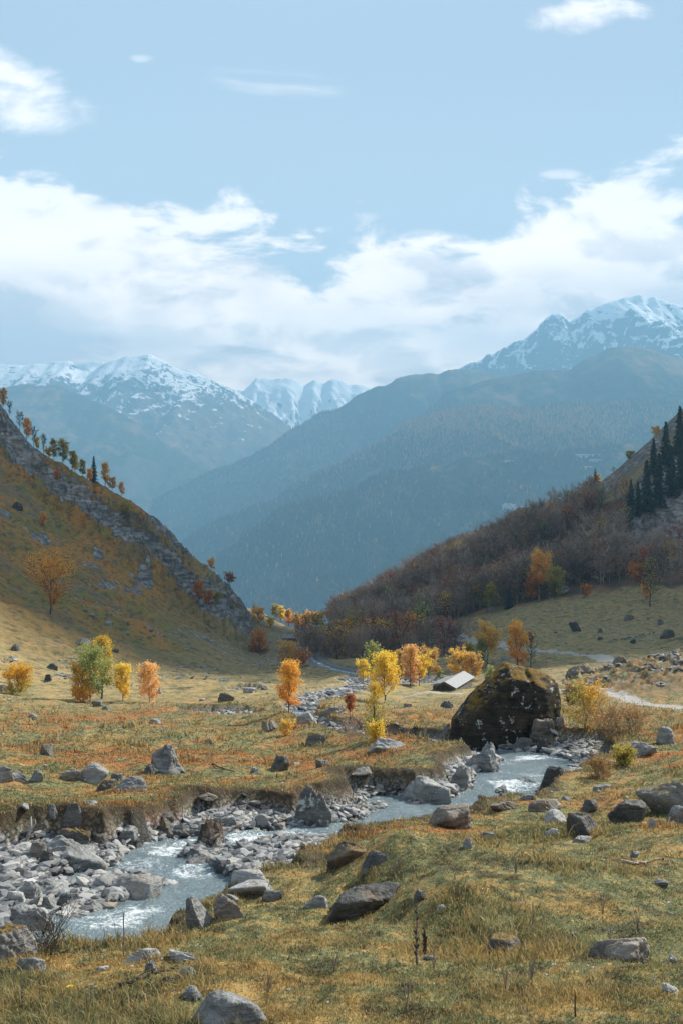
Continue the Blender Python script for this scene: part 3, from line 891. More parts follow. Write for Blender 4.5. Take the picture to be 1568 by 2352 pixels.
# U, V of the foot, width and height in picture units, stone, style, tilt (deg, sideways), label
ROCKS = [
 (522, 2372, 200, 66, 'grey', 'round', 0, 'smooth pale grey rock cut off by the bottom edge of the picture'),
 (330, 2212, 95, 26, 'pale', 'slab', 3, 'flat pale slab on the grass lip just above the rapids'),
 (425, 2208, 78, 18, 'pale', 'slab', -2, 'thin oval slab lying in turf right of the flat pale slab'),
 (346, 2234, 36, 24, 'grey', 'block', 0, 'small grey stone tucked below the flat pale slab'),
 (425, 2258, 56, 24, 'pale', 'round', 0, 'pale domed stone in the grass beside the fallen twig'),
 (382, 2262, 34, 12, 'brown', 'slab', 0, 'low orange-tinged stone left of the pale domed stone'),
 (443, 2302, 52, 24, 'grey', 'round', 0, 'low grey stone in the grass above the bottom-edge rock'),
 (78, 2238, 82, 30, 'grey', 'block', 4, 'long low grey stone in the turf at lower left'),
 (20, 2215, 130, 74, 'mossy', 'crag', 6, 'big layered mossy rock on the near bank at the left edge'),
 (78, 2165, 120, 66, 'grey', 'crag', 8, 'broad brownish grey rock behind the mossy left-edge rock'),
 (455, 2140, 78, 78, 'grey', 'block', -18, 'speckled leaning rock wedge at the right side of the rapids'),
 (528, 2112, 84, 44, 'brown', 'block', 14, 'light brown cracked rock right of the leaning wedge'),
 (290, 2066, 165, 56, 'pale', 'round', 4, 'broad wrinkled pale rock forming the midstream islet'),
 (368, 2056, 76, 34, 'pale', 'block', 10, 'pale pointed rock at the downstream end of the islet'),
 (315, 2112, 64, 36, 'dark', 'block', 0, 'wet dark rock jutting into the white rapids'),
 (157, 2086, 66, 34, 'grey', 'round', -6, 'rounded grey boulder with a pale cap on the left gravel bar'),
 (62, 2128, 86, 44, 'grey', 'block', 18, 'steeply leaning grey slab on the left gravel bar'),
 (160, 2140, 76, 30, 'dark', 'slab', -4, 'dark finely layered block at the edge of the rapids'),
 (74, 2072, 64, 42, 'grey', 'block', 6, 'square blue-grey block standing on the left gravel bar'),
 (34, 2078, 60, 26, 'pale', 'round', 0, 'pale oval stone left of the square blue-grey block'),
 (15, 2058, 84, 30, 'pale', 'slab', 6, 'wide smooth pale slab at the left edge above the gravel'),
 (205, 2110, 60, 30, 'grey', 'round', 0, 'grey rounded stone between the layered block and the islet'),
 (114, 2104, 40, 34, 'grey', 'block', -12, 'upright grey cobble behind the leaning slab'),
 (175, 1996, 205, 58, 'grey', 'slab', 21, 'long tilted grey slab sloping down into the stream like a fallen plank'),
 (175, 1950, 78, 62, 'mossy', 'crag', 10, 'dark rock with grass hanging over it behind the long tilted slab'),
 (228, 1948, 50, 36, 'dark', 'block', 0, 'dark wet block between the grassy rock and the streamside wedge'),
 (86, 1975, 44, 34, 'brown', 'round', 0, 'brownish round rock at the upper end of the long slab'),
 (118, 1990, 56, 30, 'dark', 'block', 12, 'dark angular stone under the long tilted slab'),
 (250, 1985, 52, 22, 'pale', 'round', 0, 'pale wet stone where the long slab meets the water'),
 (92, 1922, 34, 20, 'brown', 'block', 0, 'rusty brown block at the root of the driftwood'),
 (297, 1945, 72, 62, 'grey', 'block', 12, 'tall smooth grey wedge under the undercut bank'),
 (303, 1950, 56, 32, 'dark', 'round', -8, 'dark rounded rock in front of the tall grey wedge'),
 (378, 1925, 48, 46, 'brown', 'block', -4, 'light brown boulder at the foot of the undercut bank'),
 (408, 1925, 42, 40, 'grey', 'block', 8, 'grey boulder leaning on the light brown boulder'),
 (447, 1926, 40, 28, 'grey', 'block', 10, 'pale triangular rock at the water below the bank'),
 (493, 1914, 40, 28, 'brown', 'round', 0, 'rusty reddish round boulder beside the upper stream'),
 (530, 1905, 34, 22, 'grey', 'round', 0, 'bluish round stone right of the rusty boulder'),
 (600, 1898, 36, 22, 'pale', 'round', 0, 'light round stone under the bank left of the craggy boulder'),
 (720, 1912, 118, 98, 'lich', 'peak', 4, 'big dark craggy boulder at the stream edge in mid picture'),
 (460, 2010, 118, 32, 'dark', 'slab', 2, 'long flat dark slab with turf on top on the middle bar'),
 (510, 2022, 46, 34, 'dark', 'round', 0, 'rounded dark boulder at the end of the long flat slab'),
 (388, 2005, 38, 18, 'brown', 'block', -10, 'small wedge at the water left of the long flat slab'),
 (580, 2034, 100, 36, 'pale', 'round', 3, 'pale rounded boulder on the middle bar near the grass'),
 (575, 2058, 105, 26, 'pale', 'slab', -3, 'smooth pale slab below the pale rounded boulder'),
 (530, 2078, 38, 18, 'pale', 'round', 0, 'oval pale stone at the stream side of the middle bar'),
 (625, 2072, 50, 22, 'grey', 'slab', 0, 'grey slab at the grassy edge of the middle bar'),
 (410, 1965, 50, 26, 'dark', 'round', 0, 'dark smooth boulder at the head of the gravel bar'),
 (442, 1975, 36, 26, 'grey', 'block', 6, 'split grey stone on the gravel bar beside the dark smooth boulder'),
 (383, 1783, 104, 62, 'grey', 'peak', 0, 'large pale boulder alone on the left meadow'),
 (345, 1783, 40, 24, 'dark', 'block', 0, 'dark low stone against the large meadow boulder'),
 (215, 1800, 76, 40, 'grey', 'block', 14, 'sloping blue-grey slab in the row of stones on the left bank'),
 (242, 1818, 44, 24, 'dark', 'block', 0, 'dark stone below the sloping blue-grey slab'),
 (303, 1822, 84, 32, 'grey', 'block', 10, 'long striped stone at the end of the left bank row'),
 (272, 1794, 34, 17, 'grey', 'round', 0, 'small round stone above the long striped stone'),
 (160, 1796, 56, 26, 'pale', 'slab', -8, 'whitish jumbled slab in the left bank row'),
 (84, 1798, 38, 26, 'pale', 'block', 0, 'pale squarish stone in the left bank row'),
 (44, 1798, 34, 22, 'grey', 'block', 0, 'grey squarish stone second from the left edge on the bank'),
 (6, 1800, 54, 38, 'grey', 'round', 8, 'grey rock cut by the left edge on the bank row'),
 (110, 1738, 34, 28, 'dark', 'block', 16, 'dark tilted rock in rusty grass on the left meadow'),
 (125, 1886, 36, 46, 'grey', 'block', 6, 'tall grey stone standing in the eroded bank'),
 (170, 1880, 56, 50, 'mossy', 'crag', 0, 'mossy block hanging in the eroded bank'),
 (205, 1850, 40, 16, 'pale', 'slab', 8, 'pale ledge on top of the eroded bank'),
 (725, 1718, 48, 30, 'mossy', 'block', 10, 'dark mossy block at the stream bend in the middle distance'),
 (620, 1682, 40, 24, 'mossy', 'block', 0, 'dark pointed rock on the meadow left of the stream bend'),
 (706, 1662, 56, 34, 'pale', 'slab', -28, 'pale slab tilted up against the bank at the stream bend'),
 (770, 1642, 66, 24, 'brown', 'slab', -12, 'weathered brown slab above the tilted pale slab'),
 (643, 1772, 46, 32, 'mossy', 'crag', 0, 'brown mossy rock on the meadow right of the lone pale boulder'),
 (741, 1764, 38, 17, 'grey', 'block', 8, 'small wedge of rock on the central meadow'),
 (585, 1776, 20, 12, 'pale', 'block', 0, 'little pale pointed stone on the central meadow'),
 (482, 1710, 22, 13, 'pale', 'round', 0, 'light round stone in the meadow below the birches'),
 (357, 1664, 34, 13, 'pale', 'round', 0, 'bright flat stone on the sunny meadow rim'),
 (223, 1624, 28, 13, 'grey', 'slab', 4, 'blue-grey slab under the green and yellow trees'),
 (246, 1632, 26, 10, 'grey', 'slab', 8, 'second blue-grey slab just right of the one under the trees'),
 (1104, 1796, 112, 82, 'grey', 'peak', 4, 'rough grey boulder with a knobbly top in the stream bend'),
 (1050, 1816, 50, 58, 'grey', 'block', 10, 'upright cracked rock left of the knobbly boulder'),
 (978, 1846, 128, 60, 'grey', 'block', 14, 'big triangular grey rock with water lapping at its foot'),
 (1264, 1797, 76, 36, 'dark', 'block', -8, 'dark wedge-shaped rock on the right side of the upper stream'),
 (1228, 1812, 64, 20, 'grey', 'slab', 4, 'flat grey rock just below the dark wedge'),
 (1190, 1730, 54, 30, 'dark', 'round', 4, 'dark domed stone at the foot of the giant boulder'),
 (1247, 1702, 66, 34, 'brown', 'block', 6, 'light brown block leaning on the giant boulder'),
 (1241, 1728, 42, 28, 'dark', 'block', 0, 'small dark block below the light brown block'),
 (1285, 1690, 24, 22, 'grey', 'block', 0, 'grey stone squeezed beside the light brown block'),
 (1025, 1692, 26, 26, 'grey', 'block', 8, 'small pale stone leaning at the left foot of the giant boulder'),
 (889, 1724, 96, 26, 'pale', 'slab', 6, 'pale ridged slab on the gravel left of the giant boulder'),
 (1027, 1908, 112, 46, 'brown', 'slab', -6, 'sandy brown layered slab on the right grass bank'),
 (1154, 1867, 66, 20, 'brown', 'slab', -5, 'thin brown slab at the lip of the right bank'),
 (1247, 1868, 92, 30, 'brown', 'slab', -9, 'tilted brownish slab in the grass of the right slope'),
 (1274, 1891, 56, 24, 'pale', 'round', 0, 'whitish rounded rock below the tilted brownish slab'),
 (1205, 1840, 50, 14, 'grey', 'slab', -5, 'narrow grey ledge at the top of the right bank'),
 (1344, 1922, 80, 40, 'dark', 'block', 0, 'square-cut grey block on the right slope'),
 (1335, 1936, 52, 14, 'grey', 'slab', -6, 'thin slab lying below the square-cut block'),
 (1434, 1890, 98, 48, 'dark', 'block', 4, 'dark hump-backed rock on the right slope'),
 (1546, 1868, 150, 78, 'lich', 'slab', -22, 'large dark layered boulder cut by the right edge'),
 (1556, 1896, 60, 38, 'grey', 'block', 0, 'grey block beneath the large layered boulder'),
 (1352, 1866, 44, 24, 'dark', 'round', 0, 'dark rounded rock behind the square-cut block'),
 (1461, 1740, 92, 40, 'grey', 'slab', -16, 'sloping grey slab behind the right-hand shrubs'),
 (1529, 1713, 46, 36, 'grey', 'round', 0, 'round grey boulder at the right edge beyond the shrubs'),
 (1498, 1905, 26, 20, 'pale', 'round', 0, 'small white stone right of the hump-backed rock'),
 (1384, 1815, 56, 13, 'pale', 'slab', 0, 'flat whitish stone on the upper right slope'),
 (1280, 1925, 60, 14, 'pale', 'slab', 4, 'low pale ledge in the grass left of the square-cut block'),
 (797, 1988, 94, 50, 'mossy', 'crag', 8, 'dark brown rock hung with dry grass at the bank edge'),
 (862, 1992, 72, 34, 'grey', 'round', -6, 'blue-grey rounded rock next to the dark brown bank rock'),
 (842, 2104, 205, 56, 'dark', 'crag', -5, 'long humped dark rock with lichen on the near slope'),
 (966, 2072, 34, 24, 'dark', 'block', 0, 'stubby stone behind the tall dead stalk'),
 (1150, 2196, 96, 34, 'mossy', 'round', 0, 'half-buried dome with orange moss on the near right slope'),
 (1424, 2208, 150, 46, 'brown', 'slab', -5, 'half-buried sandy slab with grass over it at lower right'),
 (1537, 2220, 36, 18, 'grey', 'block', 6, 'small grey block right of the half-buried sandy slab'),
 (1012, 2101, 26, 12, 'pale', 'block', -8, 'little pale wedge in the grass near the tall dead stalk'),
 (725, 2086, 58, 24, 'pale', 'round', 0, 'pale flat-topped stone in straw-coloured grass'),
 (985, 2208, 30, 10, 'grey', 'slab', 0, 'tiny dark slab in the grass left of the mossy dome'),
 (1325, 2152, 36, 12, 'dark', 'slab', -6, 'dark flat stone in green turf above the sandy slab'),
 (1540, 2290, 44, 26, 'pale', 'block', -8, 'bright broken stone at the lower right edge'),
 (1458, 1972, 26, 14, 'pale', 'block', 0, 'white chip of stone above the fallen branch'),
 (1515, 2040, 40, 14, 'grey', 'slab', 4, 'grey flat stone in the right-hand turf'),
 (1074, 1950, 24, 20, 'pale', 'block', 0, 'pale upright stone in rusty grass on the right slope'),
 (1120, 1925, 40, 10, 'grey', 'slab', 0, 'thin grey stone on the bank of the right slope'),
 (1319, 1453, 30, 22, 'dark', 'block', 0, 'dark double rock on the meadow above the road'),
 (1441, 1426, 24, 14, 'dark', 'block', 0, 'dark rock with a pale top high on the right meadow'),
 (1531, 1471, 32, 20, 'dark', 'block', 0, 'dark pointed rock near the right edge of the upper meadow'),
 (1516, 1437, 14, 13, 'grey', 'round', 0, 'small light boulder on the upper right meadow'),
 (1335, 1552, 76, 26, 'mossy', 'crag', 0, 'mossy broken outcrop left of the near hillock'),
 (1425, 1528, 40, 22, 'mossy', 'crag', 6, 'mossy knob at the end of the road on the near hillock'),
 (1024, 1628, 36, 15, 'dark', 'slab', 0, 'dark layered block in the sunny grass left of the giant boulder'),
 (938, 1624, 26, 8, 'brown', 'slab', 0, 'flat brown stone in the sunny grass behind the thin birch'),
 (1297, 1363, 22, 18, 'pale', 'block', 0, 'pale boulder at the edge of the right-hand wood'),
 (1127, 1408, 24, 13, 'dark', 'block', 0, 'square dark boulder under the olive-yellow tree'),
 (1376, 1455, 13, 10, 'dark', 'block', 0, 'small dark boulder right of the double rock'),
 (1376, 1471, 12, 8, 'dark', 'block', 0, 'tiny dark rock below the double rock on the upper meadow'),
 (1452, 1480, 16, 9, 'dark', 'block', 0, 'small dark rock beneath the line of stones'),
 (520, 1613, 40, 18, 'dark', 'block', 0, 'dark humped rock alone on the sunny valley floor'),
 (122, 1538, 28, 15, 'dark', 'block', 6, 'dark wedge-shaped rock above the green and yellow trees'),
 (112, 1567, 20, 16, 'dark', 'block', 0, 'dark rock left of the green and yellow trees'),
 (197, 1486, 46, 17, 'grey', 'crag', 4, 'long knobbly outcrop on the lower left slope'),
 (33, 1496, 24, 16, 'grey', 'block', 0, 'grey pointed rock on the lower slope by the left edge'),
 (250, 1439, 18, 10, 'pale', 'block', 0, 'light stone uphill of the green and yellow trees'),
 (297, 1439, 14, 10, 'dark', 'block', 0, 'dark stone on the brown slope'),
 (265, 1501, 18, 9, 'dark', 'block', 4, 'dark stone right of the tall yellow-topped tree'),
 (367, 1595, 16, 14, 'pale', 'block', 8, 'bright pointed stone right of the pale orange birch'),
 (610, 1584, 20, 8, 'dark', 'round', 0, 'dark low rock on the valley floor left of the orange birch'),
 (575, 1590, 34, 11, 'pale', 'slab', 0, 'heap of pale stone on the sunny valley floor'),
 (6, 1588, 34, 17, 'grey', 'round', 12, 'grey rock beside the yellow bush at the left edge'),
 (38, 1172, 30, 20, 'dark', 'crag', 6, 'dark outcrop poking from the upper left slope'),
 (196, 1500, 14, 8, 'dark', 'block', 0, 'tiny dark rock under the knobbly outcrop'),
]


def build_rocks():
    rs = np.random.RandomState(4)
    for i, (U, V, wpx, hpx, kind, style, tl, label) in enumerate(ROCKS):
        x, y, z = hit(U, V - .06 * hpx)
        s = y / F
        wd = wpx * s; hh = hpx * s * (.72 if 1842 < V < 1952 and U < 500 else 1)
        sink = .36 if style == 'round' else .26
        me = rock_mesh(kind, style, 20 + i)
        dp = wd * rs.uniform(.6, .85)
        if style == 'slab': dp = wd * .6
        # the measured width and height are those of the visible, unsunk part
        y2 = y + dp * .28
        x2 = x * y2 / y
        zz = [gz(x2 + a * wd, y2 + b * dp) for a, b in ((-.38, -.3), (0, -.42), (.38, -.3), (-.4, .1), (.4, .1))]
        z0 = min(z, gz(x2, y2) + hh * .1)
        drop = max(0.0, z0 - min(zz)) * .8            # the stone reaches down to the lowest ground under it
        z0 -= drop
        H = hh / (1 - sink) * 1.04 + drop
        t = math.radians(tl)
        # a tilted body would overfill its box: shrink it back
        ca, sa = abs(math.cos(t)), abs(math.sin(t))
        W_ = wd * ca * .98 + .0
        H_ = max(.45 * H, H - wd * sa * .55)
        o = place_rock(me, 'rock', x2, y2, z0, max(W_, wd * .8), H_, dp, rz=0, tilt=(0, t), sink=sink * H / H_ if tl else sink)
        if tl: o.location.z = z0 + H * (.5 - sink)
        o['label'] = label; o['category'] = 'rock'
    # the giant boulder, cut to its outline
    x, y, z = hit(1155, 1726)
    y += 1.0
    prof = [(1034, 1735), (1033, 1700), (1040, 1655), (1078, 1610), (1112, 1590), (1140, 1553), (1165, 1528), (1205, 1536),
            (1255, 1550), (1280, 1572), (1285, 1650), (1276, 1690), (1200, 1740)]
    P = np.array([(wx(u, y), wz(v, y)) for u, v in prof])
    cx, cz = P.mean(0)
    pts3 = []
    for (a, b) in P:
        for dy, k in ((-.75, .72), (0, 1.0), (.9, .93), (1.7, .6)):
            pts3.append((cx + (a - cx) * k, dy, cz + (b - cz) * (k if b > cz else 1)))
    pts3 += [(wx(1175, y), -1.05, wz(1660, y)), (wx(1120, y), -.95, wz(1690, y)), (wx(1235, y), -.9, wz(1610, y)), (wx(1130, y), -.9, wz(1735, y)), (wx(1240, y), -.9, wz(1735, y))]
    bm = bmesh.new()
    for p in pts3: bm.verts.new((p[0] - cx, p[1], p[2] - cz))
    bmesh.ops.convex_hull(bm, input=bm.verts)
    bm.normal_update()
    nr = []; of = []
    for f in bm.faces:
        n = np.array(f.normal); o = float(n @ np.array(f.calc_center_median()))
        nr.append(n if o > 0 else -n); of.append(abs(o))
    bm.free()
    d, f = ICO[6]
    dn = d @ np.array(nr).T
    r = np.where(dn > 1e-3, np.array(of)[None] / np.maximum(dn, 1e-3), 99)
    r = -np.log(np.exp(-60 * np.minimum(r, 8)).sum(1)) / 60 + .03
    v = d * r[:, None]
    v = v + d * (.11 * fbm3(v * .9, 5, 3, .55) + .05 * (1 - 2 * np.abs(fbm3(v * 2.6, 4, 8, .6))))[:, None]
    # vertical clefts on the right face
    v = v + d * (-.12 * np.exp(-((v[:, 0] - (.75 + .12 * np.sin(v[:, 2] * 3))) / .05) ** 2) * (v[:, 1] < .2))[:, None]
    o = link('giant_boulder', mesh_np('giant_boulder', v, tris=f, mats=[RM['giant']]), loc=(cx, y, cz),
             label='giant dark boulder spotted with white lichen beside the stream', cat='boulder')


def scatter_rocks():
    """countable smaller rocks: on the stream's gravel and on the pastures"""
    rs = np.random.RandomState(11)
    var = [rock_mesh(k, s, sd) for k, s, sd in (('grey', 'block', 1001), ('pale', 'block', 1002), ('grey', 'slab', 1003), ('dark', 'block', 1004),
                                               ('grey', 'round', 1005), ('pale', 'slab', 1006), ('brown', 'block', 1007), ('grey', 'round', 1008), ('dark', 'round', 1009))]
    def put(x, y, s, label, group, sink=.3):
        z = gz(x, y)
        me = var[rs.randint(len(var))]
        place_rock(me, 'rock', x, y, z, s * rs.uniform(.8, 1.3), s * rs.uniform(.28, .52), s * rs.uniform(.7, 1.0), rz=rs.uniform(0, 6.3),
                   tilt=(rs.normal() * .2, rs.normal() * .2), sink=sink, label=label, cat='rock', group=group)
    # on the gravel
    regions = [((9, 15.6), 'small grey rock among the gravel of the left foreground bar', 'rocks of the left foreground gravel bar', 44, (.12, .50)),
               ((15.6, 21.5), 'small grey rock on the gravel bars below the undercut bank', 'rocks of the gravel bars below the undercut bank', 48, (.12, .42)),
               ((21.5, 44), 'small grey rock in the stream bed near the giant boulder', 'rocks of the stream bed near the giant boulder', 34, (.22, .62))]
    for (a, b), lab, grp, n, (s0, s1) in regions:
        k = 0
        while k < n:
            y = rs.uniform(a, b); u = rs.uniform(-60, 1420); x = wx(u, y)
            sb, zw_, sw = bedinfo(np.array([x]), np.array([y]))
            if sb[0] < -.12 or (sw[0] > .12 and rs.rand() > .3): continue
            s = s0 + (s1 - s0) * rs.rand() ** 2.2
            put(x, y, s, lab, grp, .22); k += 1
    k = 0
    while k < 26:
        y = rs.uniform(10.5, 33); u = rs.uniform(60, 1300); x = wx(u, y)
        sb, zw_, sw = bedinfo(np.array([x]), np.array([y]))
        if sw[0] < .05: continue
        put(x, y, rs.uniform(.22, .5) * (1 if y < 22 else 1.5), 'wet grey rock breaking the surface of the stream', 'rocks standing in the stream water', .1); k += 1
    k = 0
    while k < 16:
        v = rs.uniform(1640, 2300); u = rs.uniform(0, 1568)
        x, y, z = hit(u, v)
        sb, _, _ = bedinfo(np.array([x]), np.array([y]))
        if sb[0] > -.5 or y > 60: continue
        put(x, y, y / F * rs.uniform(9, 30), 'small half-buried stone in the near pasture', 'small stones of the near pasture', .4); k += 1
    k = 0
    while k < 12:
        v = rs.uniform(1400, 1620); u = rs.uniform(0, 1568)
        x, y, z = hit(u, v)
        if y > 330 or y < 60 or wood_mask(np.array([x]), np.array([y]))[0] > .2 or (u > 640 and u < 1090 and v < 1540): continue
        put(x, y, y / F * rs.uniform(6, 17), 'small dark stone scattered over the distant pasture', 'small stones of the distant pasture', .3); k += 1
    # the dry row of stones on the upper right meadow
    t = np.linspace(0, 1, 14)
    for a in t:
        u = 1395 + 105 * a; v = 1476 - 22 * a + rs.normal() * 1.5
        x, y, z = hit(u, v)
        put(x, y, y / F * rs.uniform(6, 11), 'dark stone in the low row crossing the upper right meadow', 'row of stones on the upper right meadow', .2)


def build_gravel():
    rs = np.random.RandomState(5)
    protos = []
    for s in range(6):
        v, f = rock_verts(500 + s, 1, 9, .0, .05, soft=20)
        protos.append((v, f))
    X = []; Y = []; S = []
    for n, y0, y1, sm in ((19000, 9, 23.5, 1.15), (8000, 23.5, 45, 1.7), (5500, 45, 150, 3.2)):
        y = np.sort(rs.uniform(y0, y1, n * 6) if y1 < 60 else np.exp(rs.uniform(np.log(y0), np.log(y1), n * 6)))
        u = rs.uniform(-120, 1450, n * 6) if y1 < 60 else rs.uniform(400, 1050, n * 6)
        x = wx(u, y)
        q_ = ground(x, y, True)[1]; sb, sw = q_['sb'], q_['sw']
        k = np.where((sb > -.02 + .15 * rs.rand(len(x))) & ((sw < .05) | (rs.rand(len(x)) < .38)))[0]; k = k[rs.permutation(len(k))[:n]]
        X.append(x[k]); Y.append(y[k]); S.append(sm * (.016 + .085 * rs.rand(len(k)) ** 2.8))
    # chips strewn over the scree and the near pasture
    n = 3600
    v_ = rs.uniform(1450, 2340, n) ; yb = np.interp(v_, [1450, 1500, 1560, 1600, 1650, 1700, 1765, 1850, 1940, 2035, 2145, 2350], [250, 190, 125, 90, 57, 42, 30, 21, 16, 12, 9, 6])
    X.append(wx(rs.uniform(0, 1568, n), yb)); Y.append(yb); S.append(yb / F * (1.0 + 4.5 * rs.rand(n) ** 5))
    # rubble in streaks over the left slope and the rough near hillock
    n = 26000
    yb = rs.uniform(105, 292, n); ub = rs.uniform(-60, 660, n); xb = wx(ub, yb)
    k = fbm(xb / 7, yb / 22, 4, 141) + .25 * sstep(400, 620, ub) * sstep(170, 230, yb) > .30 + .25 * rs.rand(n)
    X.append(xb[k]); Y.append(yb[k]); S.append(.06 + .34 * rs.rand(k.sum()) ** 4)
    n = 5000
    yb = rs.uniform(76, 96, n); xb = wx(rs.uniform(1290, 1640, n), yb); k = fbm(xb / 2, yb / 2, 3, 143) > .12 + .3 * rs.rand(n)
    X.append(xb[k]); Y.append(yb[k]); S.append(.05 + .22 * rs.rand(k.sum()) ** 3)
    n = 9000
    yb = rs.uniform(150, 285, n); xb = wx(rs.uniform(1090, 1640, n), yb); k = fbm(xb / 12, yb / 7, 3, 145) > .28 + .3 * rs.rand(n)
    X.append(xb[k]); Y.append(yb[k]); S.append(.06 + .3 * rs.rand(k.sum()) ** 4)
    X = np.concatenate(X); Y = np.concatenate(Y); S = np.concatenate(S)
    o_ = np.argsort(Y); X, Y, S = X[o_], Y[o_], S[o_]
    Z = ground(X, Y)
    n = len(X)
    nv = len(protos[0][0]); nf = len(protos[0][1])
    pv = np.stack([p[0] for p in protos])
    pick = rs.randint(0, len(protos), n)
    V = pv[pick].copy()
    sc = np.stack([S * rs.uniform(.8, 1.5, n), S * rs.uniform(.7, 1.1, n), S * rs.uniform(.22, .55, n)], 1)
    V *= sc[:, None, :]
    a = rs.uniform(0, 6.28, n); ca, sa = np.cos(a)[:, None], np.sin(a)[:, None]
    tx = rs.normal(size=(n, 1)) * .25
    Vx = V[:, :, 0] * ca - V[:, :, 1] * sa; Vy = V[:, :, 0] * sa + V[:, :, 1] * ca; Vz = V[:, :, 2] + Vx * tx
    V = np.stack([Vx + X[:, None], Vy + Y[:, None], Vz + (Z + sc[:, 2] * .35)[:, None]], -1).reshape(-1, 3)
    Fc = (protos[0][1][None] + (np.arange(n) * nv)[:, None, None]).reshape(-1, 3)
    m, nt = material('gravel_stone')
    r = nt.attr('tone'); P = nt.pos()
    c = nt.ramp(r, [(0, (.045, .048, .05)), (.25, (.12, .125, .13)), (.55, (.24, .245, .245)), (.8, (.38, .38, .37)), (.93, (.30, .24, .18)), (1, (.50, .49, .47))])
    c = nt.mix(nt.m('MULTIPLY', nt.noise(P, 22, 3, .6), .5), c, (.10, .105, .105))
    nt.put(nt.b.inputs['Base Color'], c)
    nt.b.inputs['Roughness'].default_value = .7
    me = mesh_np('gravel', V, tris=Fc, smooth=False, attrs=dict(tone=np.repeat(rs.rand(n), nv)), mats=[m])
    link('gravel', me, kind='stuff', label='loose grey schist gravel filling the stream bed', cat='gravel')
# ------------------------------------------------------------ turf
def build_grass():
    rs = np.random.RandomState(8)
    vs = []; fs = []; at = []; at2 = []; off = 0
    def zone(n, V0, V1, hmin, hmax, wpx, seed, bias=1.0, U0=-70, U1=1640, clump=0):
        nonlocal off
        V = V0 + (V1 - V0) * rs.rand(n) ** bias
        U = rs.uniform(U0, U1, n)
        vb = [1600, 1622, 1660, 1700, 1765, 1850, 1940, 2035, 2145, 2350, 2420]
        yb = [84, 72, 55, 42, 30, 21, 16, 12, 9, 6, 5.4]
        Y = np.interp(V, vb, yb) * rs.uniform(.93, 1.07, n)
        X = wx(U, Y)
        if clump:                       # tussocks: many blades out of one root
            rad = np.repeat(rs.uniform(.03, .11, n), clump) * np.clip(np.repeat(Y, clump) / 10, 1, 2.5)
            X = np.repeat(X, clump) + rs.normal(size=n * clump) * rad; Y = np.repeat(Y, clump) + rs.normal(size=n * clump) * rad; n = n * clump
        o_ = np.argsort(Y); X, Y = X[o_], Y[o_]
        z, q = ground(X, Y, True)
        dens = sstep(-.5, .35, fbm(X / .45, Y / .45, 3, 77))
        k = (q['sb'] < -.02 - .25 * rs.rand(n)) & (q['rd'] < .1) & (rs.rand(n) < .35 + .65 * dens)
        X, Y, z = X[k], Y[k], z[k]; m = len(X)
        tuft = sstep(.10, .45, fbm(X / 1.3, Y / 1.3, 3, 131))
        tall = hmin + (hmax - hmin) * rs.rand(m) ** 2.4
        lip = sstep(-1.0, -.15, q['sb'][k])
        tall = tall * (.6 + 1.4 * tuft + .7 * lip)
        w = np.maximum(.0022, wpx * Y / 996.0) * rs.uniform(.6, 1.4, m)
        a = rs.uniform(0, 6.283, m)
        lean = rs.uniform(.2, 1.25, m) * tall
        dx, dy = np.cos(a), np.sin(a)
        b = rs.uniform(0, 6.283, m)
        sx, sy = np.cos(b) * w * .5, np.sin(b) * w * .5
        P0 = np.stack([X - sx, Y - sy, z - .015], 1); P1 = np.stack([X + sx, Y + sy, z - .015], 1)
        mx, my, mz = X + dx * lean * .35, Y + dy * lean * .35, z + tall * .62
        P2 = np.stack([mx - sx * .8, my - sy * .8, mz], 1); P3 = np.stack([mx + sx * .8, my + sy * .8, mz], 1)
        P4 = np.stack([X + dx * lean, Y + dy * lean, z + tall * .95], 1)
        vs.append(np.stack([P0, P1, P2, P3, P4], 1).reshape(-1, 3))
        i = off + np.arange(m)[:, None] * 5
        fs.append(np.concatenate([i + [0, 1, 3], i + [0, 3, 2], i + [2, 3, 4]], 0))
        at.append(np.repeat(rs.rand(m) * (.55 if clump else 1) + (.45 if clump else 0), 5)); at2.append(np.tile([0, 0, .6, .6, 1], m)); off += m * 5
    zone(230000, 1900, 2400, .012, .045, 1.0, 1)
    zone(130000, 1730, 1960, .02, .065, .95, 2)
    zone(70000, 1622, 1760, .035, .12, .95, 3)
    zone(4000, 1700, 2400, .06, .17, .6, 4)
    zone(1500, 1700, 2400, .025, .08, .8, 5, clump=42)
    zone(500, 1640, 1760, .08, .30, .9, 6, clump=30)
    m, nt = material('turf_blades')
    P = nt.pos()
    c, Yv, Xv = pasture_colour(nt, P)
    r = nt.attr('rnd')
    c = nt.mix(nt.m('MULTIPLY', nt.step(r, .62, .96), .8), c, (.42, .32, .15))
    c = nt.mix(nt.m('MULTIPLY', nt.step(r, .22, .0), .8), c, (.055, .080, .032))
    c = nt.mix(nt.m('MULTIPLY', nt.step(r, .95, .99), .6), c, (.42, .14, .03))
    gain = nt.mix(1.0, c, (1.28, 1.28, 1.28), 'MULTIPLY')
    tr = nt.node('ShaderNodeBsdfTranslucent'); nt.put(tr.inputs[0], gain)
    nt.put(nt.b.inputs['Base Color'], gain)
    nt.b.inputs['Roughness'].default_value = .55
    mx = nt.node('ShaderNodeMixShader'); mx.inputs[0].default_value = .38
    nt.l.new(nt.b.outputs[0], mx.inputs[1]); nt.l.new(tr.outputs[0], mx.inputs[2]); nt.l.new(mx.outputs[0], nt.out.inputs[0])
    me = mesh_np('grass', np.vstack(vs), tris=np.vstack(fs), smooth=True, attrs=dict(rnd=np.concatenate(at)), mats=[m])
    link('grass', me, kind='stuff', label='patchy autumn turf of green, straw and rust-coloured grass', cat='grass')


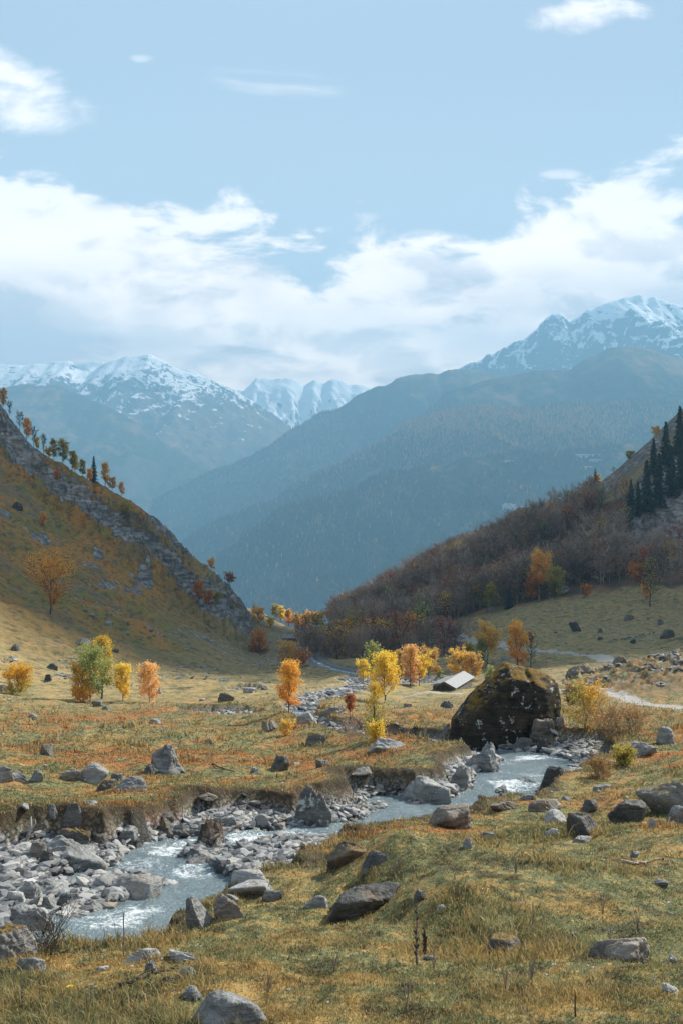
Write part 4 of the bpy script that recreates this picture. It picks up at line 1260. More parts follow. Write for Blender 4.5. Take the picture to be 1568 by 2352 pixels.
# ------------------------------------------------------------ trees
def leaf_mat(name, a, b, dark=None, trans=.5):
    m, nt = material(name)
    r = nt.attr('rnd'); k = nt.attr('blend')
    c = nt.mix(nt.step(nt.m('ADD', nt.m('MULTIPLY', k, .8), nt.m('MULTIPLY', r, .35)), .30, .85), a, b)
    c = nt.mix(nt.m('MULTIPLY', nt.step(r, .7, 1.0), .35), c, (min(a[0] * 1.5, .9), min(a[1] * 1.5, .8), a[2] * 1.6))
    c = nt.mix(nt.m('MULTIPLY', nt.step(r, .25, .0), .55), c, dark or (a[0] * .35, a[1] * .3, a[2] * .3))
    nt.put(nt.b.inputs['Base Color'], c)
    nt.b.inputs['Roughness'].default_value = .6
    tr = nt.node('ShaderNodeBsdfTranslucent'); nt.put(tr.inputs[0], c)
    mx = nt.node('ShaderNodeMixShader'); mx.inputs[0].default_value = trans
    nt.l.new(nt.b.outputs[0], mx.inputs[1]); nt.l.new(tr.outputs[0], mx.inputs[2]); nt.l.new(mx.outputs[0], nt.out.inputs[0])
    return m


def bark_mat(name, a, b):
    m, nt = material(name)
    P = nt.pos()
    nt.put(nt.b.inputs['Base Color'], nt.mix(nt.step(nt.noise(nt.scalev(P, (3, 3, 1)), 2.0, 4, .6), .4, .6), a, b))
    return m


BARK = dict(dark=bark_mat('dark_bark', (.035, .028, .022), (.09, .075, .06)), white=bark_mat('birch_bark', (.35, .33, .30), (.12, .11, .10)),
            grey=bark_mat('grey_bark', (.26, .205, .16), (.46, .375, .30)), brown=bark_mat('brown_bark', (.12, .095, .08), (.22, .175, .15)),
            pale=bark_mat('pale_bark', (.27, .25, .23), (.44, .42, .385)))
LEAF = dict(
    yellow=leaf_mat('yellow_leaves', (.88, .56, .04), (.90, .66, .10)),
    gold=leaf_mat('golden_leaves', (.82, .44, .05), (.80, .52, .12)),
    orange=leaf_mat('orange_leaves', (.88, .36, .05), (.88, .50, .09)),
    pink=leaf_mat('pale_orange_leaves', (.86, .42, .17), (.88, .54, .20)),
    rust=leaf_mat('rust_leaves', (.50, .17, .04), (.66, .28, .05)),
    red=leaf_mat('red_leaves', (.44, .12, .06), (.46, .18, .08)),
    ochre=leaf_mat('ochre_leaves', (.60, .36, .08), (.66, .42, .13)),
    olive=leaf_mat('olive_leaves', (.26, .27, .07), (.46, .37, .07)),
    green=leaf_mat('grey_green_leaves', (.22, .30, .12), (.40, .42, .14)),
    greengold=leaf_mat('green_to_gold_leaves', (.26, .34, .11), (.66, .42, .04)),
    goldgreen=leaf_mat('gold_to_green_leaves', (.42, .40, .07), (.74, .40, .03)),
    maple=leaf_mat('dark_orange_leaves', (.52, .20, .02), (.74, .38, .03)),
    twiggy=leaf_mat('brushwood_leaves', (.26, .13, .05), (.36, .22, .08)),
    needle=leaf_mat('dark_needles', (.012, .028, .018), (.022, .042, .022), (.006, .012, .008), .15),
)


def tubes(segs, sides=4):
    """segs: (p0, p1, r0, r1) -> one mesh of tapered tubes"""
    A = np.array([s[0] for s in segs]); B = np.array([s[1] for s in segs]); r0 = np.array([s[2] for s in segs]); r1 = np.array([s[3] for s in segs])
    d = B - A; d /= np.linalg.norm(d, axis=1)[:, None] + 1e-9
    up = np.where(np.abs(d[:, 2:3]) > .9, [[1., 0, 0]], [[0, 0, 1.]])
    u = np.cross(d, up); u /= np.linalg.norm(u, axis=1)[:, None] + 1e-9
    v = np.cross(d, u)
    an = np.arange(sides) * 2 * math.pi / sides
    ring = np.cos(an)[None, :, None] * u[:, None, :] + np.sin(an)[None, :, None] * v[:, None, :]
    V = np.concatenate([A[:, None] + ring * r0[:, None, None], B[:, None] + ring * r1[:, None, None]], 1).reshape(-1, 3)
    n = len(segs); k = np.arange(sides); k2 = (k + 1) % sides
    q = np.stack([k, k2, k2 + sides, k + sides], 1)
    return V, (q[None] + (np.arange(n) * 2 * sides)[:, None, None]).reshape(-1, 4)


def skeleton(rs, h, w, kind='round', levels=3, nb=9, r0=None, twigs=True, rmin=.012, bare0=.2, lean=0.0, stems=1):
    """branching skeleton of a tree of height h and crown width w"""
    segs = []; tips = []
    r0 = r0 or h * (.017 if stems == 1 else .007)
    for st in range(stems):
        if stems > 1:
            aa = rs.uniform(0, 6.28); tgt = np.array([math.cos(aa) * w * .25, math.sin(aa) * w * .25, h * rs.uniform(.75, 1)])
        else:
            tgt = np.array([lean * h, 0, h])
        # trunk as a wandering chain
        N = 7; pts_ = [np.zeros(3)]
        for i in range(1, N + 1):
            t = i / N
            pts_.append(tgt * t + np.array([rs.normal() * w * .02, rs.normal() * w * .02, 0]) * (t < 1))
        rad = [r0 * (1 - .85 * (i / N)) / (stems ** .4) + rmin * .6 for i in range(N + 1)]
        for i in range(N): segs.append((pts_[i], pts_[i + 1], rad[i], rad[i + 1]))
        for b in range(nb):
            t = bare0 + (1 - bare0) * (b + rs.rand()) / nb * .96
            f = t * N; i = min(int(f), N - 1); p = pts_[i] + (pts_[i + 1] - pts_[i]) * (f - i)
            tt = (t - bare0) / (1 - bare0)
            if kind == 'cone': L = w * .5 * (1 - tt) ** .75 + .06 * w
            elif kind == 'oval': L = w * .5 * math.sqrt(max(.05, 1 - (2 * tt - .85) ** 2 * .8))
            else: L = w * .5 * math.sqrt(max(.08, 1 - (1.75 * tt - .65) ** 2))
            az = b * 2.4 + rs.uniform(-.5, .5) + st
            el = math.radians({'cone': 20, 'oval': 42, 'round': 30}[kind] + 35 * tt + rs.uniform(-10, 10))
            d = np.array([math.cos(az) * math.cos(el), math.sin(az) * math.cos(el), math.sin(el)])
            L = min(L * rs.uniform(.8, 1.1) / max(math.cos(el), .45), L * 1.8)
            def grow(p, d, L, r, lev):
                n = 3
                q = p
                for s in range(n):
                    dd = d + rs.normal(size=3) * .16 + np.array([0, 0, .08]); dd /= np.linalg.norm(dd)
                    q2 = q + dd * L / n
                    segs.append((q, q2, max(r * (1 - s / n * .6), rmin), max(r * (1 - (s + 1) / n * .6), rmin)))
                    if lev > 0:
                        for _ in range(2 if lev > 1 else 2):
                            e = dd + rs.normal(size=3) * .75; e /= np.linalg.norm(e)
                            grow(q2, e, L * rs.uniform(.38, .55), r * .45, lev - 1)
                    else:
                        tips.append(q2)
                    q = q2
                tips.append(q)
            grow(p, d, L, max(rad[i] * .55, rmin), levels - 1)
    return segs, np.array(tips)


def leaf_mesh(name, tips, n, size, spread, rs, mat, h, two=None, squash=1.0, blendmode='z'):
    c = tips[rs.randint(0, len(tips), n)] + rs.normal(size=(n, 3)) * spread * [1, 1, squash]
    c[:, 2] = np.maximum(c[:, 2], h * .03)
    u = rs.normal(size=(n, 3)); u /= np.linalg.norm(u, axis=1)[:, None]
    v = np.cross(u, rs.normal(size=(n, 3))); v /= np.linalg.norm(v, axis=1)[:, None]
    s = size * rs.uniform(.6, 1.3, (n, 1))
    V = np.stack([c - u * s * .62, c + v * s * .42, c + u * s * .62, c - v * s * .42], 1).reshape(-1, 3)
    fq = np.arange(n * 4).reshape(-1, 4)
    zz = c[:, 2] / h
    nb = fbm3(c / (h * .28) + 3, 2, 7) * .35
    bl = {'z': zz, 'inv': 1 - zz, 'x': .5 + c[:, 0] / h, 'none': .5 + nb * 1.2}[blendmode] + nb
    return mesh_np(name, V, fq, smooth=False, attrs=dict(rnd=np.repeat(rs.rand(n), 4), blend=np.repeat(bl, 4)), mats=[mat])


def leafy(U, V, hpx, wpx, kind, leaf, bark, label, cat='tree', name='tree', n=2200, levels=2, nb=12, bare0=.15, blend='z', stems=1, lean=0, far=0,
          leafpx=1.25, spread=.055, group=None, seed=None, ymin=0, dens=1.0):
    x, y, z = hit(U, V, ymin=ymin)
    s = y / F
    h = hpx * s; wd = wpx * s
    rs = np.random.RandomState(seed if seed is not None else int(U * 7 + V * 3) % 100000)
    px = y / 996.0
    segs, tips = skeleton(rs, h * .95, wd * .86, kind, levels, nb, rmin=max(.002, px * .10), bare0=bare0, stems=stems, lean=lean)
    t = link(name, None, loc=(x, y, z - .05), rot=(0, 0, 0), label=label, cat=cat, group=group)
    v, f = tubes(segs, 5)
    link('trunk' if cat == 'tree' else 'stems', mesh_np('trunk', v, f, mats=[BARK[bark]]), t)
    if n:
        n = int(min(n * 3.4, max(500, 6.5 * hpx * wpx / (2.3 * 2.3))) * dens)
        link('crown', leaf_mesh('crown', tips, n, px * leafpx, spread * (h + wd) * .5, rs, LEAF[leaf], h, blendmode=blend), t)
    return t


def conifer_mesh(rs, h, w, n_whorl=18, droop=.35, bare=.06):
    """spruce: a trunk and whorls of drooping, ragged sprays"""
    segs = [(np.zeros(3), np.array([0, 0, h]), h * .014, .01)]
    v0, f0 = tubes(segs, 5)
    Q = []
    for i in range(n_whorl):
        t = bare + (1 - bare) * i / n_whorl
        L = w * .5 * (1 - t) ** .85 * rs.uniform(.8, 1.1) + .02 * h
        m = 9
        for k in range(m):
            a = k * 6.283 / m + i * 1.1 + rs.uniform(-.3, .3)
            l = L * rs.uniform(.6, 1.12)
            d = np.array([math.cos(a), math.sin(a), 0]); sd = np.array([-d[1], d[0], 0])
            z0 = t * h + rs.uniform(-.01, .01) * h
            wdt = l * .30
            for j in range(3):
                p = d * l * j / 3 + [0, 0, z0 - droop * l * (j / 3) ** 1.3]
                q = d * l * (j + 1.1) / 3 + [0, 0, z0 - droop * l * ((j + 1) / 3) ** 1.3 - .02 * h * rs.rand()]
                w1 = wdt * (1 - j * .22); w2 = wdt * (.75 - j * .25)
                dz = np.array([0, 0, -.035 * h * rs.uniform(.4, 1)])
                Q.append([p, p + sd * w1 + dz, q + sd * w2 * .6 + dz, q]); Q.append([p, q, q - sd * w2 * .6 + dz, p - sd * w1 + dz])
    Q = np.array(Q).reshape(-1, 3)
    return (v0, f0), Q


def conifer(U, V, hpx, wpx, label, group=None, ymin=0, name='conifer_tree'):
    x, y, z = hit(U, V, ymin=ymin)
    s = y / F; h = hpx * s; wd = wpx * s
    rs = np.random.RandomState(int(U + V))
    (v0, f0), Q = conifer_mesh(rs, h, wd, n_whorl=int(np.clip(hpx / 3.2, 9, 24)))
    t = link(name, None, loc=(x, y, z - .1), label=label, cat='tree', group=group)
    link('trunk', mesh_np('trunk', v0, f0, mats=[BARK['dark']]), t)
    n = len(Q) // 4
    link('crown', mesh_np('crown', Q, np.arange(n * 4).reshape(-1, 4), smooth=False,
                          attrs=dict(rnd=np.repeat(rs.rand(n), 4), blend=np.repeat(rs.rand(n), 4)), mats=[LEAF['needle']]), t)
    return t


TREES = [
 # U, V, h, w, kind, leaf, bark, label, extra
 (207, 1612, 96, 78, 'round', 'green', 'dark', 'broad grey-green tree in the left clump on the sunny pasture', dict(n=4200, bare0=.3, blend='z', nb=15)),
 (234, 1606, 132, 46, 'oval', 'greengold', 'dark', 'tall tree with green leaves turning yellow at its top in the left clump', dict(n=4200, nb=18, bare0=.25)),
 (192, 1614, 72, 54, 'round', 'gold', 'dark', 'thin golden tree at the front of the left clump', dict(n=2000, bare0=.1)),
 (184, 1614, 30, 34, 'round', 'orange', 'dark', 'low orange bush under the left clump of trees', dict(cat='shrub', name='shrub', n=700, bare0=.0)),
 (283, 1611, 74, 40, 'oval', 'yellow', 'white', 'small yellow birch left of the pale orange birch', dict(n=2600, nb=16)),
 (344, 1614, 76, 44, 'oval', 'pink', 'white', 'small pale orange birch leaning on the sunny pasture', dict(n=2600, nb=16, lean=-.05)),
 (664, 1636, 98, 52, 'oval', 'orange', 'dark', 'orange birch standing beside the bend of the stream', dict(n=3600, nb=18)),
 (116, 1415, 110, 84, 'round', 'maple', 'dark', 'dark orange spreading tree alone on the left slope', dict(n=2600, nb=13, bare0=.2, levels=3, dens=.42)),
 (42, 1597, 54, 64, 'round', 'goldgreen', 'dark', 'yellow-green bush at the left edge of the pasture', dict(cat='shrub', name='shrub', n=2200, bare0=0, stems=4, nb=6)),
 (457, 1386, 40, 26, 'oval', 'rust', 'dark', 'rust-orange bush below the cliffs of the left slope', dict(n=900)),
 (480, 1392, 20, 30, 'round', 'rust', 'dark', 'low rusty shrub right of the rust-orange bush', dict(cat='shrub', name='shrub', n=500, bare0=0)),
 (500, 1398, 24, 18, 'oval', 'olive', 'dark', 'small olive bush beneath the left cliffs', dict(n=500)),
 (100, 1209, 30, 18, 'cone', 'orange', 'dark', 'tiny orange tree high on the open left slope', dict(n=500)),
 (131, 1110, 27, 17, 'oval', 'rust', 'dark', 'reddish orange bush against the dark left crag', dict(n=500)),
 (527, 1338, 22, 20, 'round', 'red', 'dark', 'red shrub on the brink of the left cliff', dict(n=450)),
 (486, 1300, 22, 18, 'round', 'pink', 'grey', 'pale sparse bush on the left cliff top', dict(n=160)),
 (593, 1432, 24, 34, 'round', 'orange', 'dark', 'orange bushes at the foot of the left cliff', dict(cat='shrub', name='shrub', n=600, bare0=0, ymin=345)),
 (622, 1442, 17, 14, 'oval', 'yellow', 'dark', 'small round yellow tree on the green mound in the notch', dict(n=400, ymin=345)),
 (596, 1502, 32, 46, 'round', 'rust', 'dark', 'rusty bushes at the foot of the left slope', dict(cat='shrub', name='shrub', n=900, bare0=0)),
 (660, 1528, 34, 52, 'round', 'ochre', 'dark', 'ochre thicket behind the orange birch', dict(cat='shrub', name='shrub', n=1000, bare0=0)),
 (695, 1534, 26, 36, 'round', 'rust', 'dark', 'rusty thicket at the shaded edge of the valley floor', dict(cat='shrub', name='shrub', n=700, bare0=0)),
 # the golden grove by the hut
 (834, 1568, 40, 34, 'round', 'yellow', 'dark', 'small yellow tree left of the tall golden birch', dict(n=900, bare0=.3)),
 (852, 1562, 68, 40, 'oval', 'green', 'dark', 'pale green-yellow tree half behind the tall golden birch', dict(n=1800)),
 (882, 1614, 90, 62, 'oval', 'yellow', 'dark', 'tall golden birch in the middle of the valley floor', dict(n=5200, nb=20, blend='none')),
 (917, 1562, 56, 32, 'oval', 'ochre', 'dark', 'ochre tree between the golden birch and the pink-orange tree', dict(n=1300)),
 (942, 1576, 82, 38, 'oval', 'pink', 'dark', 'pinkish orange tree on the gravel behind the golden birch', dict(n=2200)),
 (962, 1576, 62, 46, 'round', 'yellow', 'dark', 'yellow tree right against the pinkish orange tree', dict(n=1800, bare0=.25)),
 (984, 1562, 60, 48, 'round', 'ochre', 'dark', 'round ochre tree left of the hut', dict(n=1900, bare0=.25)),
 (1008, 1562, 20, 12, 'oval', 'green', 'grey', 'small grey sapling beside the hut roof', dict(n=120)),
 (1052, 1562, 54, 46, 'round', 'gold', 'dark', 'golden brown tree behind the hut roof', dict(n=1900, bare0=.12)),
 (1084, 1562, 46, 46, 'round', 'ochre', 'dark', 'ochre-brown tree right of the hut roof', dict(n=1700, bare0=.12)),
 (1074, 1524, 36, 28, 'round', 'olive', 'dark', 'dark yellow tree above the golden brown tree', dict(n=900, ymin=150)),
 (1104, 1540, 64, 26, 'oval', 'green', 'pale', 'pale grey-green half-bare tree above the hut', dict(n=700, nb=16, ymin=150)),
 (1118, 1530, 76, 56, 'round', 'gold', 'dark', 'golden tree crown above the pale half-bare tree', dict(n=2000, bare0=.45, ymin=150)),
 (1187, 1537, 86, 52, 'oval', 'orange', 'dark', 'tall orange tree below the road', dict(n=3400, bare0=.12, nb=16, spread=.045)),
 (1218, 1540, 84, 32, 'oval', None, 'dark', 'dark leafless tree right of the tall orange tree', dict(n=0, levels=3, nb=12)),
 (1127, 1571, 28, 30, 'round', 'green', 'dark', 'pale green bush left of the giant boulder top', dict(cat='shrub', name='shrub', n=700, bare0=0)),
 (1150, 1572, 14, 30, 'round', 'ochre', 'dark', 'low brown scrub behind the giant boulder', dict(cat='shrub', name='shrub', n=400, bare0=0)),
 (858, 1700, 122, 46, 'oval', 'greengold', 'dark', 'thin see-through birch with green and yellow leaves beside the stream', dict(dens=.38, n=1500, nb=20, blend='z', bare0=.05, leafpx=1.3)),
 (864, 1702, 42, 38, 'round', 'yellow', 'dark', 'bright yellow bush at the foot of the thin birch', dict(cat='shrub', name='shrub', n=1300, bare0=0, stems=3)),
 (803, 1652, 46, 22, 'oval', 'red', 'dark', 'little red tree by the stream', dict(n=420, bare0=.3)),
 (806, 1706, 54, 60, 'round', 'rust', 'pale', 'grey tangle of bare stems beside the stream', dict(cat='shrub', name='shrub', n=60, bare0=0, stems=5, nb=6, levels=2)),
 (655, 1692, 26, 34, 'round', 'gold', 'dark', 'golden bush behind the pointed rock on the meadow', dict(cat='shrub', name='shrub', n=700, bare0=0)),
 (1340, 1700, 86, 92, 'round', 'goldgreen', 'brown', 'tall yellow and green willow bush right of the giant boulder', dict(cat='shrub', name='shrub', n=1700, bare0=0, stems=7, nb=6, leafpx=1.5, blend='x', dens=.45)),
 (1400, 1705, 62, 80, 'round', 'twiggy', 'brown', 'rusty brown brushwood right of the willow bush', dict(cat='shrub', name='shrub', n=1500, bare0=0, stems=7, nb=6, leafpx=1.2, dens=.4)),
 (1455, 1688, 46, 70, 'round', 'twiggy', 'brown', 'tawny brushwood under the lower road', dict(cat='shrub', name='shrub', n=1300, bare0=0, stems=6, nb=6, leafpx=1.2, dens=.4)),
 (1432, 1762, 40, 48, 'round', 'olive', 'dark', 'low green and yellow bush in front of the sloping slab', dict(cat='shrub', name='shrub', n=900, bare0=0, stems=5, nb=5, leafpx=1.6)),
 (1378, 1790, 40, 54, 'round', 'twiggy', 'brown', 'dark rusty bramble beside the upper stream', dict(cat='shrub', name='shrub', n=500, bare0=0, stems=6, nb=5)),
 (1318, 1622, 40, 44, 'round', 'twiggy', 'brown', 'tawny bush behind the right shoulder of the giant boulder', dict(cat='shrub', name='shrub', n=1000, bare0=0, stems=4)),
 (1490, 1870, 44, 60, 'round', None, 'brown', 'tangle of bare brown twigs left of the large layered boulder', dict(cat='shrub', name='shrub', n=0, bare0=0, stems=7, nb=5, levels=2)),
 (110, 2195, 62, 120, 'round', None, 'dark', 'spidery leafless shrub at the water by the lower left bank', dict(cat='shrub', name='shrub', n=0, bare0=0, stems=7, nb=5, levels=2)),
 # edge of the right-hand wood
 (1237, 1383, 98, 44, 'oval', 'orange', 'white', 'orange birch with a pale trunk in front of the wood', dict(n=2300, bare0=.42, nb=14)),
 (1219, 1383, 44, 32, 'round', 'rust', 'dark', 'rusty tree at the foot of the orange birch', dict(n=900)),
 (1272, 1378, 62, 40, 'round', 'olive', 'dark', 'olive-yellow tree right of the orange birch', dict(n=1500, bare0=.2)),
 (1126, 1404, 58, 36, 'cone', 'olive', 'dark', 'olive-yellow pointed tree standing over a square boulder', dict(n=1300)),
 (1492, 1394, 90, 48, 'oval', 'olive', 'dark', 'tall thin nearly bare tree on the upper right meadow', dict(n=160, levels=3, nb=12, bare0=.3)),
 (1484, 1378, 30, 22, 'oval', 'orange', 'dark', 'small orange tree beside the nearly bare tree', dict(n=450)),
 (1460, 1345, 44, 34, 'round', 'rust', 'dark', 'red-orange tree at the edge of the wood near the right side', dict(n=700)),
 (1390, 1302, 56, 30, 'oval', 'gold', 'dark', 'golden tree rising from the dark wood', dict(n=900)),
 (1348, 1320, 46, 42, 'round', 'olive', 'dark', 'yellow-green tree left of the golden tree in the wood', dict(n=1000)),
 (1345, 1372, 22, 24, 'round', 'rust', 'dark', 'small rusty tree at the foot of the wood', dict(n=400)),
 (1265, 1172, 26, 25, 'round', 'gold', 'dark', 'golden round tree on the skyline of the wood', dict(n=500)),
 (1141, 1246, 22, 18, 'oval', 'yellow', 'dark', 'lemon-yellow tree standing out of the grey wood', dict(n=400)),
 (1028, 1264, 26, 15, 'oval', 'gold', 'dark', 'golden tree on the lower skyline of the wood', dict(n=350)),
 (1138, 1270, 20, 26, 'round', 'rust', 'dark', 'rusty crown just below the lemon-yellow tree', dict(n=350)),
 (990, 1412, 28, 50, 'round', 'orange', 'dark', 'wide orange bush at the foot of the wood', dict(n=900, bare0=0)),
 (938, 1408, 20, 26, 'round', 'rust', 'dark', 'rusty bush left of the wide orange bush', dict(n=400, bare0=0)),
 (950, 1300, 20, 18, 'round', 'rust', 'dark', 'small reddish crown on the lower skyline of the wood', dict(n=300)),
 (888, 1392, 28, 36, 'round', 'red', 'dark', 'dull red bushes at the lower end of the wood', dict(n=500, bare0=0)),
 (762, 1412, 36, 24, 'round', 'rust', 'grey', 'dark red tree at the lowest corner of the wood', dict(n=500, ymin=330)),
 (838, 1470, 46, 26, 'oval', 'gold', 'dark', 'golden tree before the dark lower wood', dict(n=700)),
 (820, 1474, 30, 22, 'oval', 'ochre', 'dark', 'ochre tree left of the golden tree before the dark lower wood', dict(n=400)),
 (776, 1478, 42, 34, 'oval', 'gold', 'dark', 'golden brown tree beside the dark conifers in the notch', dict(n=700)),
 (748, 1484, 34, 38, 'round', 'olive', 'dark', 'olive brown thicket beside the dark conifers in the notch', dict(n=600, bare0=0)),
 (983, 1460, 14, 14, 'oval', 'ochre', 'dark', 'yellowish crown in the dark lower wood', dict(n=200)),
 # trees in the notch
 (663, 1430, 36, 20, 'cone', 'orange', 'dark', 'pointed orange tree in the notch of the valley', dict(n=700, ymin=380)),
 (646, 1424, 30, 18, 'oval', 'yellow', 'dark', 'yellow tree left of the pointed orange tree', dict(n=450, ymin=380)),
 (632, 1418, 26, 20, 'oval', 'olive', 'grey', 'grey-green tree at the left end of the notch grove', dict(n=350, ymin=380)),
 (679, 1432, 28, 20, 'round', 'gold', 'dark', 'golden tree right of the pointed orange tree', dict(n=450, ymin=380)),
 (697, 1436, 26, 26, 'round', 'orange', 'dark', 'orange tree in the right half of the notch grove', dict(n=500, ymin=380)),
 (716, 1436, 28, 26, 'round', 'pink', 'grey', 'pale orange tree at the right end of the notch grove', dict(n=450, ymin=380)),
 (733, 1438, 26, 24, 'round', 'ochre', 'grey', 'ochre tree where the notch grove meets the wood', dict(n=350, ymin=380)),
 # left skyline
 (62, 988, 54, 24, 'oval', 'orange', 'dark', 'bright orange tree on the left skyline', dict(n=900)),
 (86, 990, 28, 18, 'oval', 'yellow', 'dark', 'yellow bush right of the bright orange skyline tree', dict(n=450)),
 (46, 978, 48, 26, 'oval', None, 'dark', 'bare tree left of the bright orange skyline tree', dict(n=0, levels=3, nb=9)),
 (78, 986, 54, 26, 'oval', None, 'dark', 'bare tree behind the yellow skyline bush', dict(n=0, levels=3, nb=9)),
 (101, 1012, 48, 26, 'oval', None, 'dark', 'bare tree above the big left crag', dict(n=0, levels=3, nb=9)),
 (123, 1034, 54, 22, 'oval', 'olive', 'grey', 'thin olive tree on the left skyline left of the rounded one', dict(n=450)),
 (145, 1052, 56, 34, 'oval', 'olive', 'dark', 'rounded olive-green tree on the left skyline', dict(n=1300)),
 (168, 1056, 46, 24, 'oval', 'olive', 'dark', 'slim olive tree beside the rounded one on the skyline', dict(n=600)),
 (172, 1066, 44, 24, 'oval', 'yellow', 'dark', 'yellow tree in the middle of the left skyline row', dict(n=600)),
 (190, 1076, 40, 22, 'oval', 'olive', 'dark', 'olive tree just left of the dark skyline conifer', dict(n=500)),
 (207, 1084, 30, 18, 'round', 'orange', 'dark', 'orange bush at the foot of the skyline conifer', dict(n=350)),
 (242, 1100, 58, 26, 'oval', 'gold', 'dark', 'tall golden tree right of the skyline conifer', dict(n=600)),
 (258, 1108, 34, 26, 'round', 'ochre', 'dark', 'ochre bush beneath the tall golden skyline tree', dict(n=600)),
 (280, 1122, 32, 20, 'oval', 'pink', 'dark', 'small pale orange tree at the end of the skyline row', dict(n=350)),
 (112, 1042, 20, 26, 'round', 'gold', 'dark', 'low golden scrub between crag and skyline trees', dict(n=350, bare0=0)),
 (290, 1200, 24, 34, 'round', 'olive', 'dark', 'green scrub on the left ledge', dict(n=450, bare0=0)),
 (8, 918, 40, 28, 'oval', 'ochre', 'dark', 'ochre tree at the very left end of the skyline', dict(n=300)),
 (22, 935, 36, 20, 'oval', None, 'dark', 'small bare tree near the left edge of the skyline', dict(n=0, levels=3, nb=8)),
 (1370, 1096, 16, 20, 'round', 'gold', 'dark', 'golden scrub on the bright rim of the right ridge', dict(n=250, bare0=0, ymin=400)),
 (1445, 1056, 14, 16, 'round', 'olive', 'dark', 'lone olive bush on the right ridge', dict(n=200, bare0=0, ymin=400)),
 (1505, 1002, 16, 18, 'round', 'gold', 'dark', 'golden bush high on the right ridge', dict(n=200, bare0=0, ymin=400)),
]
CONIFERS = [
 (216, 1086, 62, 22, 'dark pointed conifer on the left skyline'),
 (1168, 1398, 50, 30, 'dark conifer in front of the wood right of the olive-yellow tree'),
 (706, 1470, 26, 13, 'taller of the two dark conifers beside the stone hut'),
 (718, 1470, 20, 10, 'shorter of the two dark conifers beside the stone hut'),
 (583, 1408, 24, 12, 'dark conifer on the green mound beside the left cliff'),
 (1352, 1122, 38, 18, 'dark conifer on the right skyline, left one of a pair'),
 (1366, 1118, 44, 20, 'dark conifer on the right skyline, right one of a pair'),
 (1448, 1192, 92, 30, 'dark conifer at the left end of the row on the crag'),
 (1464, 1190, 84, 26, 'slim dark conifer second in the row on the crag'),
 (1484, 1180, 124, 40, 'tall dark conifer in the middle of the row on the crag'),
 (1512, 1165, 128, 42, 'broad dark conifer right of the tall one on the crag'),
 (1540, 1140, 120, 44, 'high dark conifer above the crag near the right edge'),
 (1566, 1130, 130, 44, 'dark conifer cut by the right edge above the crag'),
 (1448, 1300, 40, 22, 'small dark conifer below the grey crag'),
 (1500, 1092, 84, 30, 'dark conifer standing above the row on the crag'),
 (1528, 1070, 104, 38, 'tall dark conifer high on the right slope, left one of two'),
 (1560, 1045, 116, 44, 'tall dark conifer high on the right slope, cut by the right edge'),
]


def build_trees():
    for U, V, h, wd, kind, leaf, bark, label, ex_ in TREES:
        if U < 300 and V < 1130: h *= .8; wd *= .74
        leafy(U, V, h, wd, kind, leaf or 'rust', bark, label, **ex_)
    for U, V, h, wd, label in CONIFERS:
        conifer(U, V, h, wd, label, ymin=350 if V < 1125 and U > 1000 else 0)


